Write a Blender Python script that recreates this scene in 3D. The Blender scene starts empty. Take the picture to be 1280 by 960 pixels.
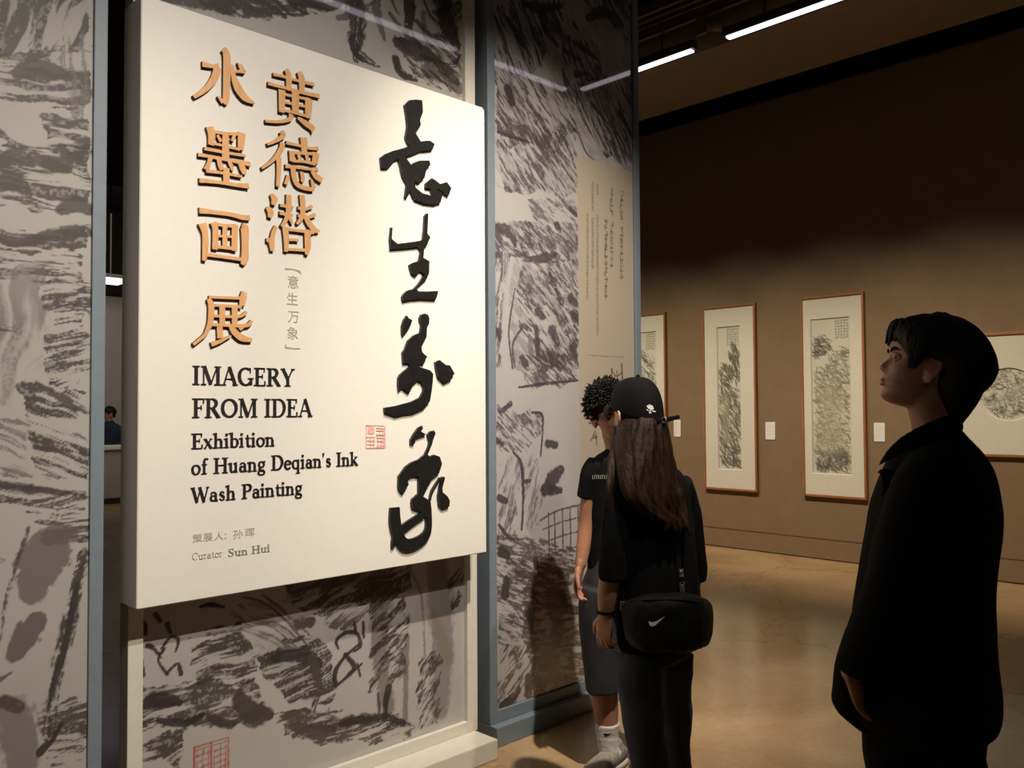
import bpy, bmesh, math, random
import numpy as np
from mathutils import Vector, Matrix, noise as mnoise
from mathutils.geometry import tessellate_polygon

scene = bpy.context.scene
C = scene.collection
random.seed(7)

# ------------------------------------------------------------------ camera
FPX = 1069.45
yaw, pit, rol = math.radians(45.3274), math.radians(1.749), math.radians(-0.3136)
HC = 1.5
F_ = Vector((math.cos(yaw)*math.cos(pit), math.sin(yaw)*math.cos(pit), math.sin(pit)))
r0 = Vector((math.sin(yaw), -math.cos(yaw), 0)); u0 = r0.cross(F_)
R_ = math.cos(rol)*r0 + math.sin(rol)*u0
U_ = -math.sin(rol)*r0 + math.cos(rol)*u0
EYE = Vector((0, 0, HC))
cam_data = bpy.data.cameras.new('camera')
cam_data.sensor_width = 36.0
cam_data.lens = FPX*36/1280
cam_data.clip_end = 100
cam = bpy.data.objects.new('camera', cam_data); C.objects.link(cam)
m = Matrix((R_, U_, -F_)).transposed().to_4x4(); m.translation = EYE
cam.matrix_world = m
scene.camera = cam

# ------------------------------------------------------------------ world, exposure, lights
w = bpy.data.worlds.new('world'); scene.world = w; w.use_nodes = True
w.node_tree.nodes['Background'].inputs[0].default_value = (0.02, 0.016, 0.012, 1)
w.node_tree.nodes['Background'].inputs[1].default_value = 0.3
vs = scene.view_settings
vs.view_transform = 'Standard'; vs.look = 'None'; vs.gamma = 1; vs.use_curve_mapping = False
vs.exposure = 0.0

def spot(name, loc, target, power, angle, blend=0.6, col=(1.0, 0.86, 0.68), radius=0.04):
    l = bpy.data.lights.new(name, 'SPOT'); l.energy = power; l.color = col
    l.spot_size = math.radians(angle); l.spot_blend = blend; l.shadow_soft_size = radius
    o = bpy.data.objects.new(name, l); C.objects.link(o)
    o.location = loc
    o.rotation_euler = (Vector(target)-Vector(loc)).to_track_quat('-Z', 'Y').to_euler()
    return o

WARM = (1.0, 0.87, 0.70)
spot('spot_on_title_board', (1.5, -0.75, 4.5), (1.62, 2.7, 1.82), 540, 46, 1.0, (1.0, 0.92, 0.82))
spot('spot_on_left_screen', (0.85, -1.2, 4.5), (0.62, 2.8, 1.25), 640, 38, 1.0, (1.0, 0.89, 0.76))
spot('spot_on_right_screen', (2.05, 0.65, 4.5), (3.12, 2.75, 1.28), 920, 54, 1.0, (1.0, 0.88, 0.74))
for i in range(8):
    y = 0.4+i*1.1
    spot('spot_on_wall', (5.2, y, 4.55), (8.2, y, .75), 335 if i > 1 else 205, 57, 1.0, (1.0, 0.84, 0.63), .06)
la = bpy.data.lights.new('far_room_fill', 'AREA'); la.energy = 42; la.size = 4; la.color = (1, .9, .8)  # unseen area lamp, added to brighten the far wall
lo = bpy.data.objects.new('far_room_fill', la); C.objects.link(lo); lo.location = (4.6, 13.9, 3.6); lo.rotation_euler = (math.radians(62), 0, 0)
la2 = bpy.data.lights.new('gallery_fill', 'POINT'); la2.energy = 14; la2.shadow_soft_size = .1; la2.color = (1, .86, .7)
lo2 = bpy.data.objects.new('gallery_fill', la2); C.objects.link(lo2); lo2.location = (-1.2, -2.2, 3.8)

# ------------------------------------------------------------------ helpers
def ray(px, py):
    return F_ + R_*((px-640)/FPX) - U_*((py-480)/FPX)
def at_depth(px, py, d):
    return EYE + ray(px, py)*d
def on_y(px, py, Y):
    d = ray(px, py); return EYE + d*(Y/d.y)
def on_x(px, py, X):
    d = ray(px, py); return EYE + d*(X/d.x)
def on_floor(px, py):
    d = ray(px, py); return EYE + d*(-HC/d.z)

def lin(c):
    return tuple((x/12.92 if x <= .04045 else ((x+.055)/1.055)**2.4) for x in (v/255 for v in c))

def new_mat(name):
    mt = bpy.data.materials.new(name); mt.use_nodes = True
    nt = mt.node_tree
    return mt, nt, nt.nodes['Principled BSDF']

def mat(name, col, rough=0.6, spec=0.5, metal=0.0, var=0.12, scale=20.0, bump=0.0, coat=0.0, bscale=None, sheen=0.0, stretch=None):
    """procedural material: a base colour broken up by noise, optional bump"""
    mt, nt, b = new_mat(name)
    tc = nt.nodes.new('ShaderNodeTexCoord')
    mp = nt.nodes.new('ShaderNodeMapping')
    if stretch: mp.inputs['Scale'].default_value = stretch
    nt.links.new(tc.outputs['Object'], mp.inputs['Vector'])
    n = nt.nodes.new('ShaderNodeTexNoise'); n.inputs['Scale'].default_value = scale; n.inputs['Detail'].default_value = 5
    nt.links.new(mp.outputs[0], n.inputs['Vector'])
    cr = nt.nodes.new('ShaderNodeValToRGB')
    a = tuple(max(0, x*(1-var)) for x in col); c2 = tuple(min(1, x*(1+var)) for x in col)
    cr.color_ramp.elements[0].position = .3; cr.color_ramp.elements[1].position = .7
    cr.color_ramp.elements[0].color = (*a, 1); cr.color_ramp.elements[1].color = (*c2, 1)
    nt.links.new(n.outputs['Fac'], cr.inputs['Fac']); nt.links.new(cr.outputs[0], b.inputs['Base Color'])
    b.inputs['Roughness'].default_value = rough; b.inputs['Specular IOR Level'].default_value = spec
    b.inputs['Metallic'].default_value = metal
    b.inputs['Coat Weight'].default_value = coat; b.inputs['Coat Roughness'].default_value = .05
    if sheen: b.inputs['Sheen Weight'].default_value = sheen
    if bump:
        bp = nt.nodes.new('ShaderNodeBump'); bp.inputs['Strength'].default_value = bump; bp.inputs['Distance'].default_value = .01
        n2 = nt.nodes.new('ShaderNodeTexNoise'); n2.inputs['Scale'].default_value = bscale or scale*3; n2.inputs['Detail'].default_value = 4
        nt.links.new(mp.outputs[0], n2.inputs['Vector'])
        nt.links.new(n2.outputs['Fac'], bp.inputs['Height']); nt.links.new(bp.outputs[0], b.inputs['Normal'])
    return mt

def emit(name, col, strength):
    mt, nt, b = new_mat(name)
    b.inputs['Base Color'].default_value = (.8, .8, .8, 1)
    b.inputs['Emission Color'].default_value = (*col, 1); b.inputs['Emission Strength'].default_value = strength
    return mt

def vcol_mat(name, rough=0.6, coat=0.0, spec=0.4, grain=0.06, coat_rough=0.03):
    """reads the printed ink of a sheet from its colour attribute, with fine paper grain"""
    mt, nt, b = new_mat(name)
    at = nt.nodes.new('ShaderNodeAttribute'); at.attribute_name = 'ink'
    tc = nt.nodes.new('ShaderNodeTexCoord')
    n = nt.nodes.new('ShaderNodeTexNoise'); n.inputs['Scale'].default_value = 350; n.inputs['Detail'].default_value = 3
    nt.links.new(tc.outputs['Object'], n.inputs['Vector'])
    mr = nt.nodes.new('ShaderNodeMapRange'); mr.inputs['To Min'].default_value = 1-grain; mr.inputs['To Max'].default_value = 1+grain
    nt.links.new(n.outputs['Fac'], mr.inputs['Value'])
    mx = nt.nodes.new('ShaderNodeVectorMath'); mx.operation = 'SCALE'
    nt.links.new(at.outputs['Color'], mx.inputs[0]); nt.links.new(mr.outputs[0], mx.inputs['Scale'])
    nt.links.new(mx.outputs[0], b.inputs['Base Color'])
    b.inputs['Roughness'].default_value = rough; b.inputs['Specular IOR Level'].default_value = spec
    b.inputs['Coat Weight'].default_value = coat; b.inputs['Coat Roughness'].default_value = coat_rough
    return mt

def obj(name, bm_or_me, mt=None, parent=None, smooth=False, loc=None):
    if isinstance(bm_or_me, bmesh.types.BMesh):
        me = bpy.data.meshes.new(name)
        bmesh.ops.recalc_face_normals(bm_or_me, faces=bm_or_me.faces[:])
        bm_or_me.to_mesh(me); bm_or_me.free()
    else:
        me = bm_or_me
    me.name = name
    if mt: me.materials.append(mt)
    if smooth:
        me.polygons.foreach_set('use_smooth', [True]*len(me.polygons))
    o = bpy.data.objects.new(name, me); C.objects.link(o)
    if parent: o.parent = parent
    if loc is not None: o.location = loc
    return o

def tag(o, label=None, cat=None, group=None, kind=None):
    if label: o['label'] = label
    if cat: o['category'] = cat
    if group: o['group'] = group
    if kind: o['kind'] = kind
    return o

def thing(name, loc, label, cat, group=None):
    o = bpy.data.objects.new(name, None); C.objects.link(o); o.location = loc; o.empty_display_size = .1
    return tag(o, label, cat, group)

def box(bm, a, b, bevel=0.0):
    a = Vector(a); b = Vector(b)
    lo = Vector((min(a.x, b.x), min(a.y, b.y), min(a.z, b.z))); hi = Vector((max(a.x, b.x), max(a.y, b.y), max(a.z, b.z)))
    r = bmesh.ops.create_cube(bm, size=1)
    for v in r['verts']:
        v.co = Vector((lo[i] + (v.co[i]+.5)*(hi[i]-lo[i]) for i in range(3)))
    if bevel:
        es = list({e for v in r['verts'] for e in v.link_edges})
        bmesh.ops.bevel(bm, geom=es, offset=bevel, segments=2, affect='EDGES', profile=.6)
    return bm

def BX(a, b, bevel=0.0):
    return box(bmesh.new(), a, b, bevel)

def structure(name, bm, mt):
    return tag(obj(name, bm, mt), kind='structure')

# ------------------------------------------------------------------ materials
M = {}
M['wall'] = mat('painted_wall_brown', (.205, .141, .082), .75, .3, var=.05, scale=6, bump=.05, bscale=120)
M['wall_far'] = mat('painted_wall_grey', (.46, .43, .40), .8, .3, var=.05, scale=4)
M['ceil'] = mat('black_ceiling_paint', (.012, .010, .008), .9, .1, var=.2, scale=8)
M['bulk'] = mat('bulkhead_paint', (.30, .23, .16), .85, .2, var=.06, scale=5)
M['cream'] = mat('cream_lacquer', (.80, .765, .69), .55, .4, var=.015, scale=30)
M['white'] = mat('off_white_lacquer', (.66, .62, .54), .5, .4, var=.03, scale=30)
M['blue'] = mat('blue_grey_lacquer', (.175, .215, .25), .45, .5, var=.05, scale=20)
M['wood'] = mat('honey_wood', (.74, .40, .175), .36, .5, var=.10, scale=60, stretch=(1, 1, .12))
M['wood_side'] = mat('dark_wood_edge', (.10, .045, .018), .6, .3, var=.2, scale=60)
M['black'] = mat('black_acrylic', (.012, .011, .010), .4, .5, var=.2, scale=40)
M['text'] = mat('black_vinyl', (.014, .012, .011), .5, .4, var=.2, scale=40)
M['text_grey'] = mat('grey_vinyl', (.42, .37, .30), .5, .4, var=.1, scale=40)
M['text_mid'] = mat('taupe_vinyl', (.27, .235, .185), .5, .4, var=.1, scale=40)
M['red'] = mat('red_seal_ink', (.72, .10, .075), .5, .4, var=.2, scale=90)
M['red_pale'] = mat('pale_red_seal_ink', (.80, .42, .35), .5, .4, var=.2, scale=90)
M['frame'] = mat('brown_wood_frame', (.30, .125, .045), .4, .5, var=.2, scale=40, stretch=(1, 1, .15))
M['mat'] = mat('ivory_mat_board', (.61, .585, .50), .8, .3, var=.03, scale=40)
M['card'] = mat('white_card', (.72, .70, .68), .7, .3, var=.03, scale=40)
M['lamp'] = emit('lamp_diffuser', (.93, .86, .95), 1.8)
M['metal'] = mat('dark_grey_metal', (.10, .085, .07), .5, .5, var=.1, scale=20, metal=.3)
M['rail'] = mat('brown_painted_rail', (.16, .11, .07), .6, .4, var=.1, scale=20)

# floor: polished screed
mt, nt, b = new_mat('polished_concrete'); M['floor'] = mt
tc = nt.nodes.new('ShaderNodeTexCoord')
n1 = nt.nodes.new('ShaderNodeTexNoise'); n1.inputs['Scale'].default_value = 1.3; n1.inputs['Detail'].default_value = 8; n1.inputs['Distortion'].default_value = .6
n2 = nt.nodes.new('ShaderNodeTexNoise'); n2.inputs['Scale'].default_value = 28; n2.inputs['Detail'].default_value = 6
vo = nt.nodes.new('ShaderNodeTexVoronoi'); vo.feature = 'DISTANCE_TO_EDGE'; vo.inputs['Scale'].default_value = .45
mpv = nt.nodes.new('ShaderNodeMapping'); nt.links.new(tc.outputs['Object'], mpv.inputs[0])
nzv = nt.nodes.new('ShaderNodeTexNoise'); nzv.inputs['Scale'].default_value = 2.5; nzv.inputs['Detail'].default_value = 6
adv = nt.nodes.new('ShaderNodeVectorMath'); adv.operation = 'ADD'
nt.links.new(tc.outputs['Object'], nzv.inputs[0]); nt.links.new(mpv.outputs[0], adv.inputs[0]); nt.links.new(nzv.outputs['Color'], adv.inputs[1])
nt.links.new(adv.outputs[0], vo.inputs['Vector'])
for nn in (n1, n2): nt.links.new(tc.outputs['Object'], nn.inputs['Vector'])
cr = nt.nodes.new('ShaderNodeValToRGB')
cr.color_ramp.elements[0].position = .3; cr.color_ramp.elements[0].color = (.34, .225, .115, 1)
cr.color_ramp.elements[1].position = .72; cr.color_ramp.elements[1].color = (.54, .375, .205, 1)
mixn = nt.nodes.new('ShaderNodeMath'); mixn.operation = 'MULTIPLY_ADD'; mixn.inputs[1].default_value = .3; 
nt.links.new(n2.outputs['Fac'], mixn.inputs[0]); nt.links.new(n1.outputs['Fac'], mixn.inputs[2])
sb = nt.nodes.new('ShaderNodeMath'); sb.operation = 'SUBTRACT'; sb.inputs[1].default_value = .15
nt.links.new(mixn.outputs[0], sb.inputs[0]); nt.links.new(sb.outputs[0], cr.inputs['Fac'])
crk = nt.nodes.new('ShaderNodeMapRange'); crk.inputs['From Max'].default_value = .012; crk.inputs['To Min'].default_value = .72; crk.inputs['To Max'].default_value = 1
nt.links.new(vo.outputs['Distance'], crk.inputs['Value'])
sc = nt.nodes.new('ShaderNodeVectorMath'); sc.operation = 'SCALE'
nt.links.new(cr.outputs[0], sc.inputs[0]); nt.links.new(crk.outputs[0], sc.inputs['Scale']); nt.links.new(sc.outputs[0], b.inputs['Base Color'])
rr = nt.nodes.new('ShaderNodeMapRange'); rr.inputs['To Min'].default_value = .13; rr.inputs['To Max'].default_value = .27
nt.links.new(n1.outputs['Fac'], rr.inputs['Value']); nt.links.new(rr.outputs[0], b.inputs['Roughness'])
bp = nt.nodes.new('ShaderNodeBump'); bp.inputs['Strength'].default_value = .12; bp.inputs['Distance'].default_value = .004
nt.links.new(n1.outputs['Fac'], bp.inputs['Height']); nt.links.new(bp.outputs[0], b.inputs['Normal'])

# ------------------------------------------------------------------ the room
WX = 8.2
structure('floor', BX((-4.2, -4.2, -.1), (8.4, 17.2, 0)), M['floor'])
structure('ceiling', BX((-4.2, -4.2, 5.3), (8.4, 17.2, 5.4)), M['ceil'])
structure('wall_right', BX((WX, -4.2, 0), (WX+.2, 17.2, 4.74)), M['wall'])
structure('wall_left', BX((-4.2, -4.2, 0), (-4, 17.2, 5.3)), M['wall'])
structure('wall_front', BX((-4, -4.2, 0), (WX, -4, 5.3)), M['wall'])
structure('wall_back', BX((-4, 17, 0), (WX, 17.2, 3.72)), M['wall_far'])
structure('trim_1', BX((WX, -4.2, 4.74), (WX+.2, 17.2, 5.3)), M['ceil'])          # dark recess above the wall
structure('trim_2', BX((WX-.02, -4, 4.715), (WX-.001, 16.98, 4.74)), M['rail'])      # thin edge at the top of the wall
structure('trim_3', BX((6.54, -4, 4.7), (7.63, 12.5, 5.3)), M['bulk'])               # bulkhead running along the picture wall
structure('trim_4', BX((-4, 16.6, 3.72), (WX, 17.2, 5.3)), M['ceil'])              # far bulkhead
bm = BX((WX-.016, -4, 0.012), (WX-.0005, 16.98, .045)); box(bm, (WX-.012, -4, .045), (WX-.0005, 16.98, .196)); 
structure('baseboard_right', bm, M['wall'])
structure('trim_5', BX((WX-.004, -4, .199), (WX-.0005, 16.98, .206)), M['wood_side'])  # groove line above the skirting

# ------------------------------------------------------------------ numpy ink
def _hash(ix, iy, seed):
    h = (ix.astype(np.int64)*374761393 + iy.astype(np.int64)*668265263 + seed*974711) & 0xffffffff
    h = ((h ^ (h >> 13))*1274126177) & 0xffffffff
    return ((h ^ (h >> 16)) & 0xffffff)/float(0xffffff)
def vn(x, y, seed=0):
    ix = np.floor(x); iy = np.floor(y); fx = x-ix; fy = y-iy
    fx = fx*fx*(3-2*fx); fy = fy*fy*(3-2*fy)
    a = _hash(ix, iy, seed); b_ = _hash(ix+1, iy, seed); c = _hash(ix, iy+1, seed); d = _hash(ix+1, iy+1, seed)
    return (a*(1-fx)+b_*fx)*(1-fy)+(c*(1-fx)+d*fx)*fy
def fbm(x, y, seed=0, o=4):
    s = 0; a = .5; t = 0
    for i in range(o):
        s = s+a*vn(x*2**i, y*2**i, seed+i*17); t += a; a *= .5
    return s/t
def sst(a, b_, x):
    t = np.clip((x-a)/(b_-a), 0, 1); return t*t*(3-2*t)

class Sheet:
    """a printed sheet in a vertical plane: ink laid on a fine grid, u along the sheet, v = height"""
    def __init__(s, u0, u1, v0, v1, step, paper=(.42, .395, .37)):
        s.u0, s.u1, s.v0, s.v1 = u0, u1, v0, v1
        s.nu = max(2, int(round(abs(u1-u0)/step))+1); s.nv = max(2, int(round((v1-v0)/step))+1)
        s.U, s.V = np.meshgrid(np.linspace(u0, u1, s.nu), np.linspace(v0, v1, s.nv))
        s.col = np.ones((s.nv, s.nu, 3))*np.array(paper)
        n = fbm(s.U*3, s.V*3, 5)
        s.col *= (0.94+.12*n)[..., None]
        s.sd = 100
    def put(s, sl, a, ink):
        c = s.col[sl]; s.col[sl] = c*(1-a[..., None]) + np.array(ink)*a[..., None]
    def win(s, ulo, uhi, vlo, vhi):
        du = (s.u1-s.u0)/(s.nu-1); dv = (s.v1-s.v0)/(s.nv-1)
        a, b_ = sorted(((ulo-s.u0)/du, (uhi-s.u0)/du))
        i0 = max(0, int(math.floor(a))); i1 = min(s.nu, int(math.ceil(b_))+1)
        j0 = max(0, int(math.floor((vlo-s.v0)/dv))); j1 = min(s.nv, int(math.ceil((vhi-s.v0)/dv))+1)
        if i1 <= i0 or j1 <= j0: return None
        return (slice(j0, j1), slice(i0, i1))
    def stroke(s, pts, width, ink=(.035, .03, .03), dry=.35, alpha=.95, soft=.25, fine=160.):
        """brush stroke; width in metres (scalar or per point); dry 0 = wet solid, 1 = very broken"""
        s.sd += 1; sd = s.sd
        P = np.array([p[:2] for p in pts], float)
        W = np.array(width if hasattr(width, '__len__') else [width]*len(P), float)/2
        if len(P) > 2:                                  # smooth the path
            tt = np.linspace(0, len(P)-1, (len(P)-1)*5+1); i = np.clip(tt.astype(int), 0, len(P)-2); f = tt-i
            def cr_(A):
                g = lambda k: A[np.clip(k, 0, len(A)-1)]
                ff = f[:, None] if A.ndim > 1 else f
                return .5*(2*g(i)+(g(i+1)-g(i-1))*ff+(2*g(i-1)-5*g(i)+4*g(i+1)-g(i+2))*ff**2+(3*g(i)-g(i-1)-3*g(i+1)+g(i+2))*ff**3)
            P, W = cr_(P), np.maximum(cr_(W), .0005)
        mw = W.max()*1.5
        sl = s.win(P[:, 0].min()-mw, P[:, 0].max()+mw, P[:, 1].min()-mw, P[:, 1].max()+mw)
        if sl is None: return
        x = s.U[sl]; y = s.V[sl]
        best = np.full(x.shape, 1e9); S = np.zeros(x.shape); T = np.zeros(x.shape); acc = 0
        for k in range(len(P)-1):
            a, b_ = P[k], P[k+1]; d = b_-a; L = math.hypot(*d)+1e-9; e = d/L
            qx = x-a[0]; qy = y-a[1]
            al = np.clip(qx*e[0]+qy*e[1], 0, L); fr = al/L
            wv = W[k]*(1-fr)+W[k+1]*fr
            dx = qx-al*e[0]; dy = qy-al*e[1]; dist = np.sqrt(dx*dx+dy*dy)/wv
            sg = np.sign(qx*-e[1]+qy*e[0])
            mk = dist < best
            best = np.where(mk, dist, best); S = np.where(mk, acc+al, S); T = np.where(mk, sg*dist*wv, T); acc += L
        edge = best + .55*(fbm(x*60, y*60, sd, 3)-.5) + .25*(vn(S*12, T*fine, sd+3)-.5)
        mask = 1-sst(1-soft, 1.05, edge)
        if dry > 0:
            st = .55*vn(S*14+sd, T*fine, sd+7)+.45*fbm(x*fine*.7, y*fine*.7, sd+9, 2)
            endf = S/max(acc, 1e-6)
            th = dry*(.45+.5*endf) + .18*best*dry
            mask = mask*sst(th-.13, th+.13, st)
        s.put(sl, np.clip(mask*alpha, 0, 1), ink)
    def wash(s, pts, width, ink=(.12, .105, .105), alpha=.6, soft=.5):
        s.stroke(pts, width, ink, 0, alpha, soft)
    def dabs(s, poly, n, ang, dang, length, width, ink=(.045, .04, .04), dry=.45, alpha=.9, rng=None):
        rng = rng or random
        xs = [p[0] for p in poly]; ys = [p[1] for p in poly]
        k = 0; tries = 0
        while k < n and tries < n*30:
            tries += 1
            x = rng.uniform(min(xs), max(xs)); y = rng.uniform(min(ys), max(ys))
            ins = False; j = len(poly)-1
            for i in range(len(poly)):
                if (ys[i] > y) != (ys[j] > y) and x < (xs[j]-xs[i])*(y-ys[i])/(ys[j]-ys[i])+xs[i]: ins = not ins
                j = i
            if not ins: continue
            k += 1
            a = math.radians(rng.gauss(ang, dang)); L = length*rng.uniform(.4, 1.4); wd = width*rng.uniform(.4, 1.5)
            c, q = math.cos(a), math.sin(a); bend = rng.uniform(-.18, .18)*L
            p = [(x-c*L/2, y-q*L/2), (x-q*bend, y+c*bend), (x+c*L/2, y+q*L/2)]
            g = rng.uniform(.6, 1.7)
            s.stroke(p, [wd*.6, wd, wd*.35], tuple(min(.3, v*g) for v in ink), dry*rng.uniform(.6, 1.4), alpha*rng.uniform(.7, 1))
    def rough(s, poly, ang, L, Wd, cover, ink=(.06, .052, .052), alpha=.92, ragged=.04, sharp=.07):
        """an area of broken dry-brush texture, streaks at ang degrees, ragged edge"""
        s.sd += 1; sd = s.sd
        xs = [p[0] for p in poly]; ys = [p[1] for p in poly]
        sl = s.win(min(xs)-ragged, max(xs)+ragged, min(ys)-ragged, max(ys)+ragged)
        if sl is None: return
        x = s.U[sl]; y = s.V[sl]
        xw = x+2*ragged*(fbm(x*14, y*14, sd)-.5); yw = y+2*ragged*(fbm(x*14, y*14, sd+40)-.5)
        ins = np.zeros(x.shape, bool); j = len(poly)-1
        for i in range(len(poly)):
            if ys[i] != ys[j]:
                cnd = ((ys[i] > yw) != (ys[j] > yw)) & (xw < (xs[j]-xs[i])*(yw-ys[i])/(ys[j]-ys[i])+xs[i])
                ins ^= cnd
            j = i
        if not ins.any(): return
        c, q = math.cos(math.radians(ang)), math.sin(math.radians(ang))
        S = (x*c+y*q)/L; T = (-x*q+y*c)/Wd
        S = S+1.1*fbm(x*5, y*5, sd+60); T = T+.9*L/Wd*.35*(fbm(x*4, y*4, sd+80)-.5)*2
        n = .5*fbm(S, T, sd+3, 3)+.28*fbm(S*1.7, T*3.3, sd+5, 2)+.22*fbm(x*9, y*9, sd+9, 3)
        thr = np.quantile(n[ins], 1-cover)
        a = sst(thr-sharp*.5, thr+sharp*.5, n)*ins
        a = a*(.5+.5*sst(.26, .46, vn(S*3.1, T*2.2, sd+31)*.5+vn(x*150, y*150, sd+33)*.5))
        tone = .55+1.1*fbm(x*8, y*8, sd+21, 3)
        cc = s.col[sl]; k = (a*alpha)[..., None]
        s.col[sl] = cc*(1-k)+np.clip(np.array(ink)*tone[..., None], 0, .4)*k
    def rect(s, ulo, uhi, vlo, vhi, colr, alpha=1):
        sl = s.win(ulo, uhi, vlo, vhi)
        if sl is None: return
        mk = ((s.U[sl] >= min(ulo, uhi)) & (s.U[sl] <= max(ulo, uhi)) & (s.V[sl] >= vlo) & (s.V[sl] <= vhi)).astype(float)*alpha
        s.put(sl, mk, colr)
    def mesh(s, name, place, thick):
        """place(u, v, depth) -> xyz; a closed thin slab, printed side in front"""
        nu, nv = s.nu, s.nv
        fr = np.array(place(s.U.ravel(), s.V.ravel(), 0.0)).T
        idx = np.arange(nu*nv).reshape(nv, nu)
        q = np.stack([idx[:-1, :-1], idx[:-1, 1:], idx[1:, 1:], idx[1:, :-1]], -1).reshape(-1, 4)
        cor = np.array([[s.u0, s.v0], [s.u1, s.v0], [s.u1, s.v1], [s.u0, s.v1]])
        bk = np.array(place(cor[:, 0], cor[:, 1], thick)).T
        n0 = nu*nv
        b0 = idx[0, :]; b1 = idx[:, -1]; b2 = idx[-1, ::-1]; b3 = idx[::-1, 0]
        verts = np.vstack([fr, bk])
        me = bpy.data.meshes.new(name)
        faces = [list(map(int, [n0+3, n0+2, n0+1, n0]))]
        for k, e in enumerate((b0, b1, b2, b3)):
            faces.append([int(v) for v in e[::-1]]+[n0+k, n0+(k+1) % 4])
        nl = len(q)*4+sum(len(f) for f in faces)
        me.vertices.add(len(verts)); me.vertices.foreach_set('co', verts.astype(np.float32).ravel())
        me.loops.add(nl); me.polygons.add(len(q)+len(faces))
        li = np.concatenate([q.ravel()]+[np.array(f) for f in faces]).astype(np.int32)
        me.loops.foreach_set('vertex_index', li)
        tot = np.concatenate([np.full(len(q), 4), np.array([len(f) for f in faces])]).astype(np.int32)
        stt = np.concatenate([[0], np.cumsum(tot)[:-1]]).astype(np.int32)
        me.polygons.foreach_set('loop_start', stt)
        try: me.polygons.foreach_set('loop_total', tot)
        except Exception: pass
        me.update(calc_edges=True)
        ca = me.color_attributes.new('ink', 'FLOAT_COLOR', 'POINT')
        cc = np.ones((len(verts), 4)); cc[:n0, :3] = np.clip(s.col, 0, 1).reshape(-1, 3); cc[n0:, :3] = .3
        ca.data.foreach_set('color', cc.astype(np.float32).ravel())
        me.validate()
        return me

M['print'] = vcol_mat('glossy_ink_print', .5, 1.0)
M['print'].node_tree.nodes['Principled BSDF'].inputs['Coat IOR'].default_value = 1.75
M['art'] = vcol_mat('ink_on_paper', .8, 0.0, .2)
DARK = (.03, .025, .026); MID = (.075, .066, .066); GREY = (.15, .13, .128); PALE = (.24, .22, .21)
YP = 2.84     # front plane of the screens

def pl(px, py, Y=YP):
    p = on_y(px, py, Y); return (p.x, p.z)
def plz(pts, ox, oy, k, Y=YP):
    return [pl(ox+x/k, oy+y/k, Y) for x, y in pts]

# ------------------------------------------------------------------ the three freestanding screens
TOPZ = 3.95
def pst(sh, pts, wpx, **k):
    """a stroke given by measured points of the print"""
    P = [pl(*p) for p in pts]
    d = (Vector((P[0][0], YP, P[0][1]))-EYE).dot(F_)
    if hasattr(wpx, '__len__'): W = [v*d/FPX for v in wpx]
    else: W = wpx*d/FPX
    sh.stroke(P, W, **k)
def pdab(sh, poly, n, ang, dang, L, W, **k):
    P = [pl(*p) for p in poly]
    d = (Vector((P[0][0], YP, P[0][1]))-EYE).dot(F_)
    sh.dabs(P, n, ang, dang, L*d/FPX, W*d/FPX, **k)

def prough(sh, poly, *a, **k): sh.rough([pl(*p) for p in poly], *a, **k)

def screen_frame(name, X0, X1, mt, stile, label, depth, base_z, base_front, base_ext, top=TOPZ, grp=None):
    root = thing(name, ((X0+X1)/2, YP, 0), label, 'display screen', grp)
    o = Vector(root.location)
    def part(nm, a, b_, bev=.003):
        return obj(nm, BX(Vector(a)-o, Vector(b_)-o, bev), mt, root)
    part('stile', (X0, YP-.012, base_z), (X0+stile, YP+depth, top))
    part('stile', (X1-stile, YP-.012, base_z), (X1, YP+depth, top))
    part('top_rail', (X0+stile, YP-.012, top-.06), (X1-stile, YP+depth, top))
    part('bottom_rail', (X0+stile, YP-.012, base_z), (X1-stile, YP+depth, base_z+.055))
    part('base', (X0-base_ext, base_front, 0), (X1+base_ext, YP+depth+.03, base_z), .004)
    return root

def back_panel(root, X0, X1, z0, z1, mt, y0, y1):
    o = Vector(root.location)
    return obj('back_panel', BX(Vector((X0, y0, z0))-o, Vector((X1, y1, z1))-o), mt, root)

def put_print(root, sh, y, nm='ink_print'):
    o = root.location
    me = sh.mesh(nm, lambda u, v, t: (u-o.x, np.full_like(u, y-o.y+t), v-o.z), .006)
    return obj(nm, me, M['print'], root)

# ---- left screen (blue-grey stile, brushy ink print)
rngL = random.Random(3)
LS = screen_frame('display_screen', -.16, .986, M['blue'], .041, 'blue-grey framed ink-print screen at the left edge, left of the white title board', .07, .087, 2.785, 0)
back_panel(LS, -.119, .945, .142, TOPZ-.06, M['blue'], YP+.02, YP+.05)
sh = Sheet(-.119, .945, .142, TOPZ-.06, .004, (.40, .375, .34))
S = lambda pts, wd, **k: pst(sh, pts, wd, **k)
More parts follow.
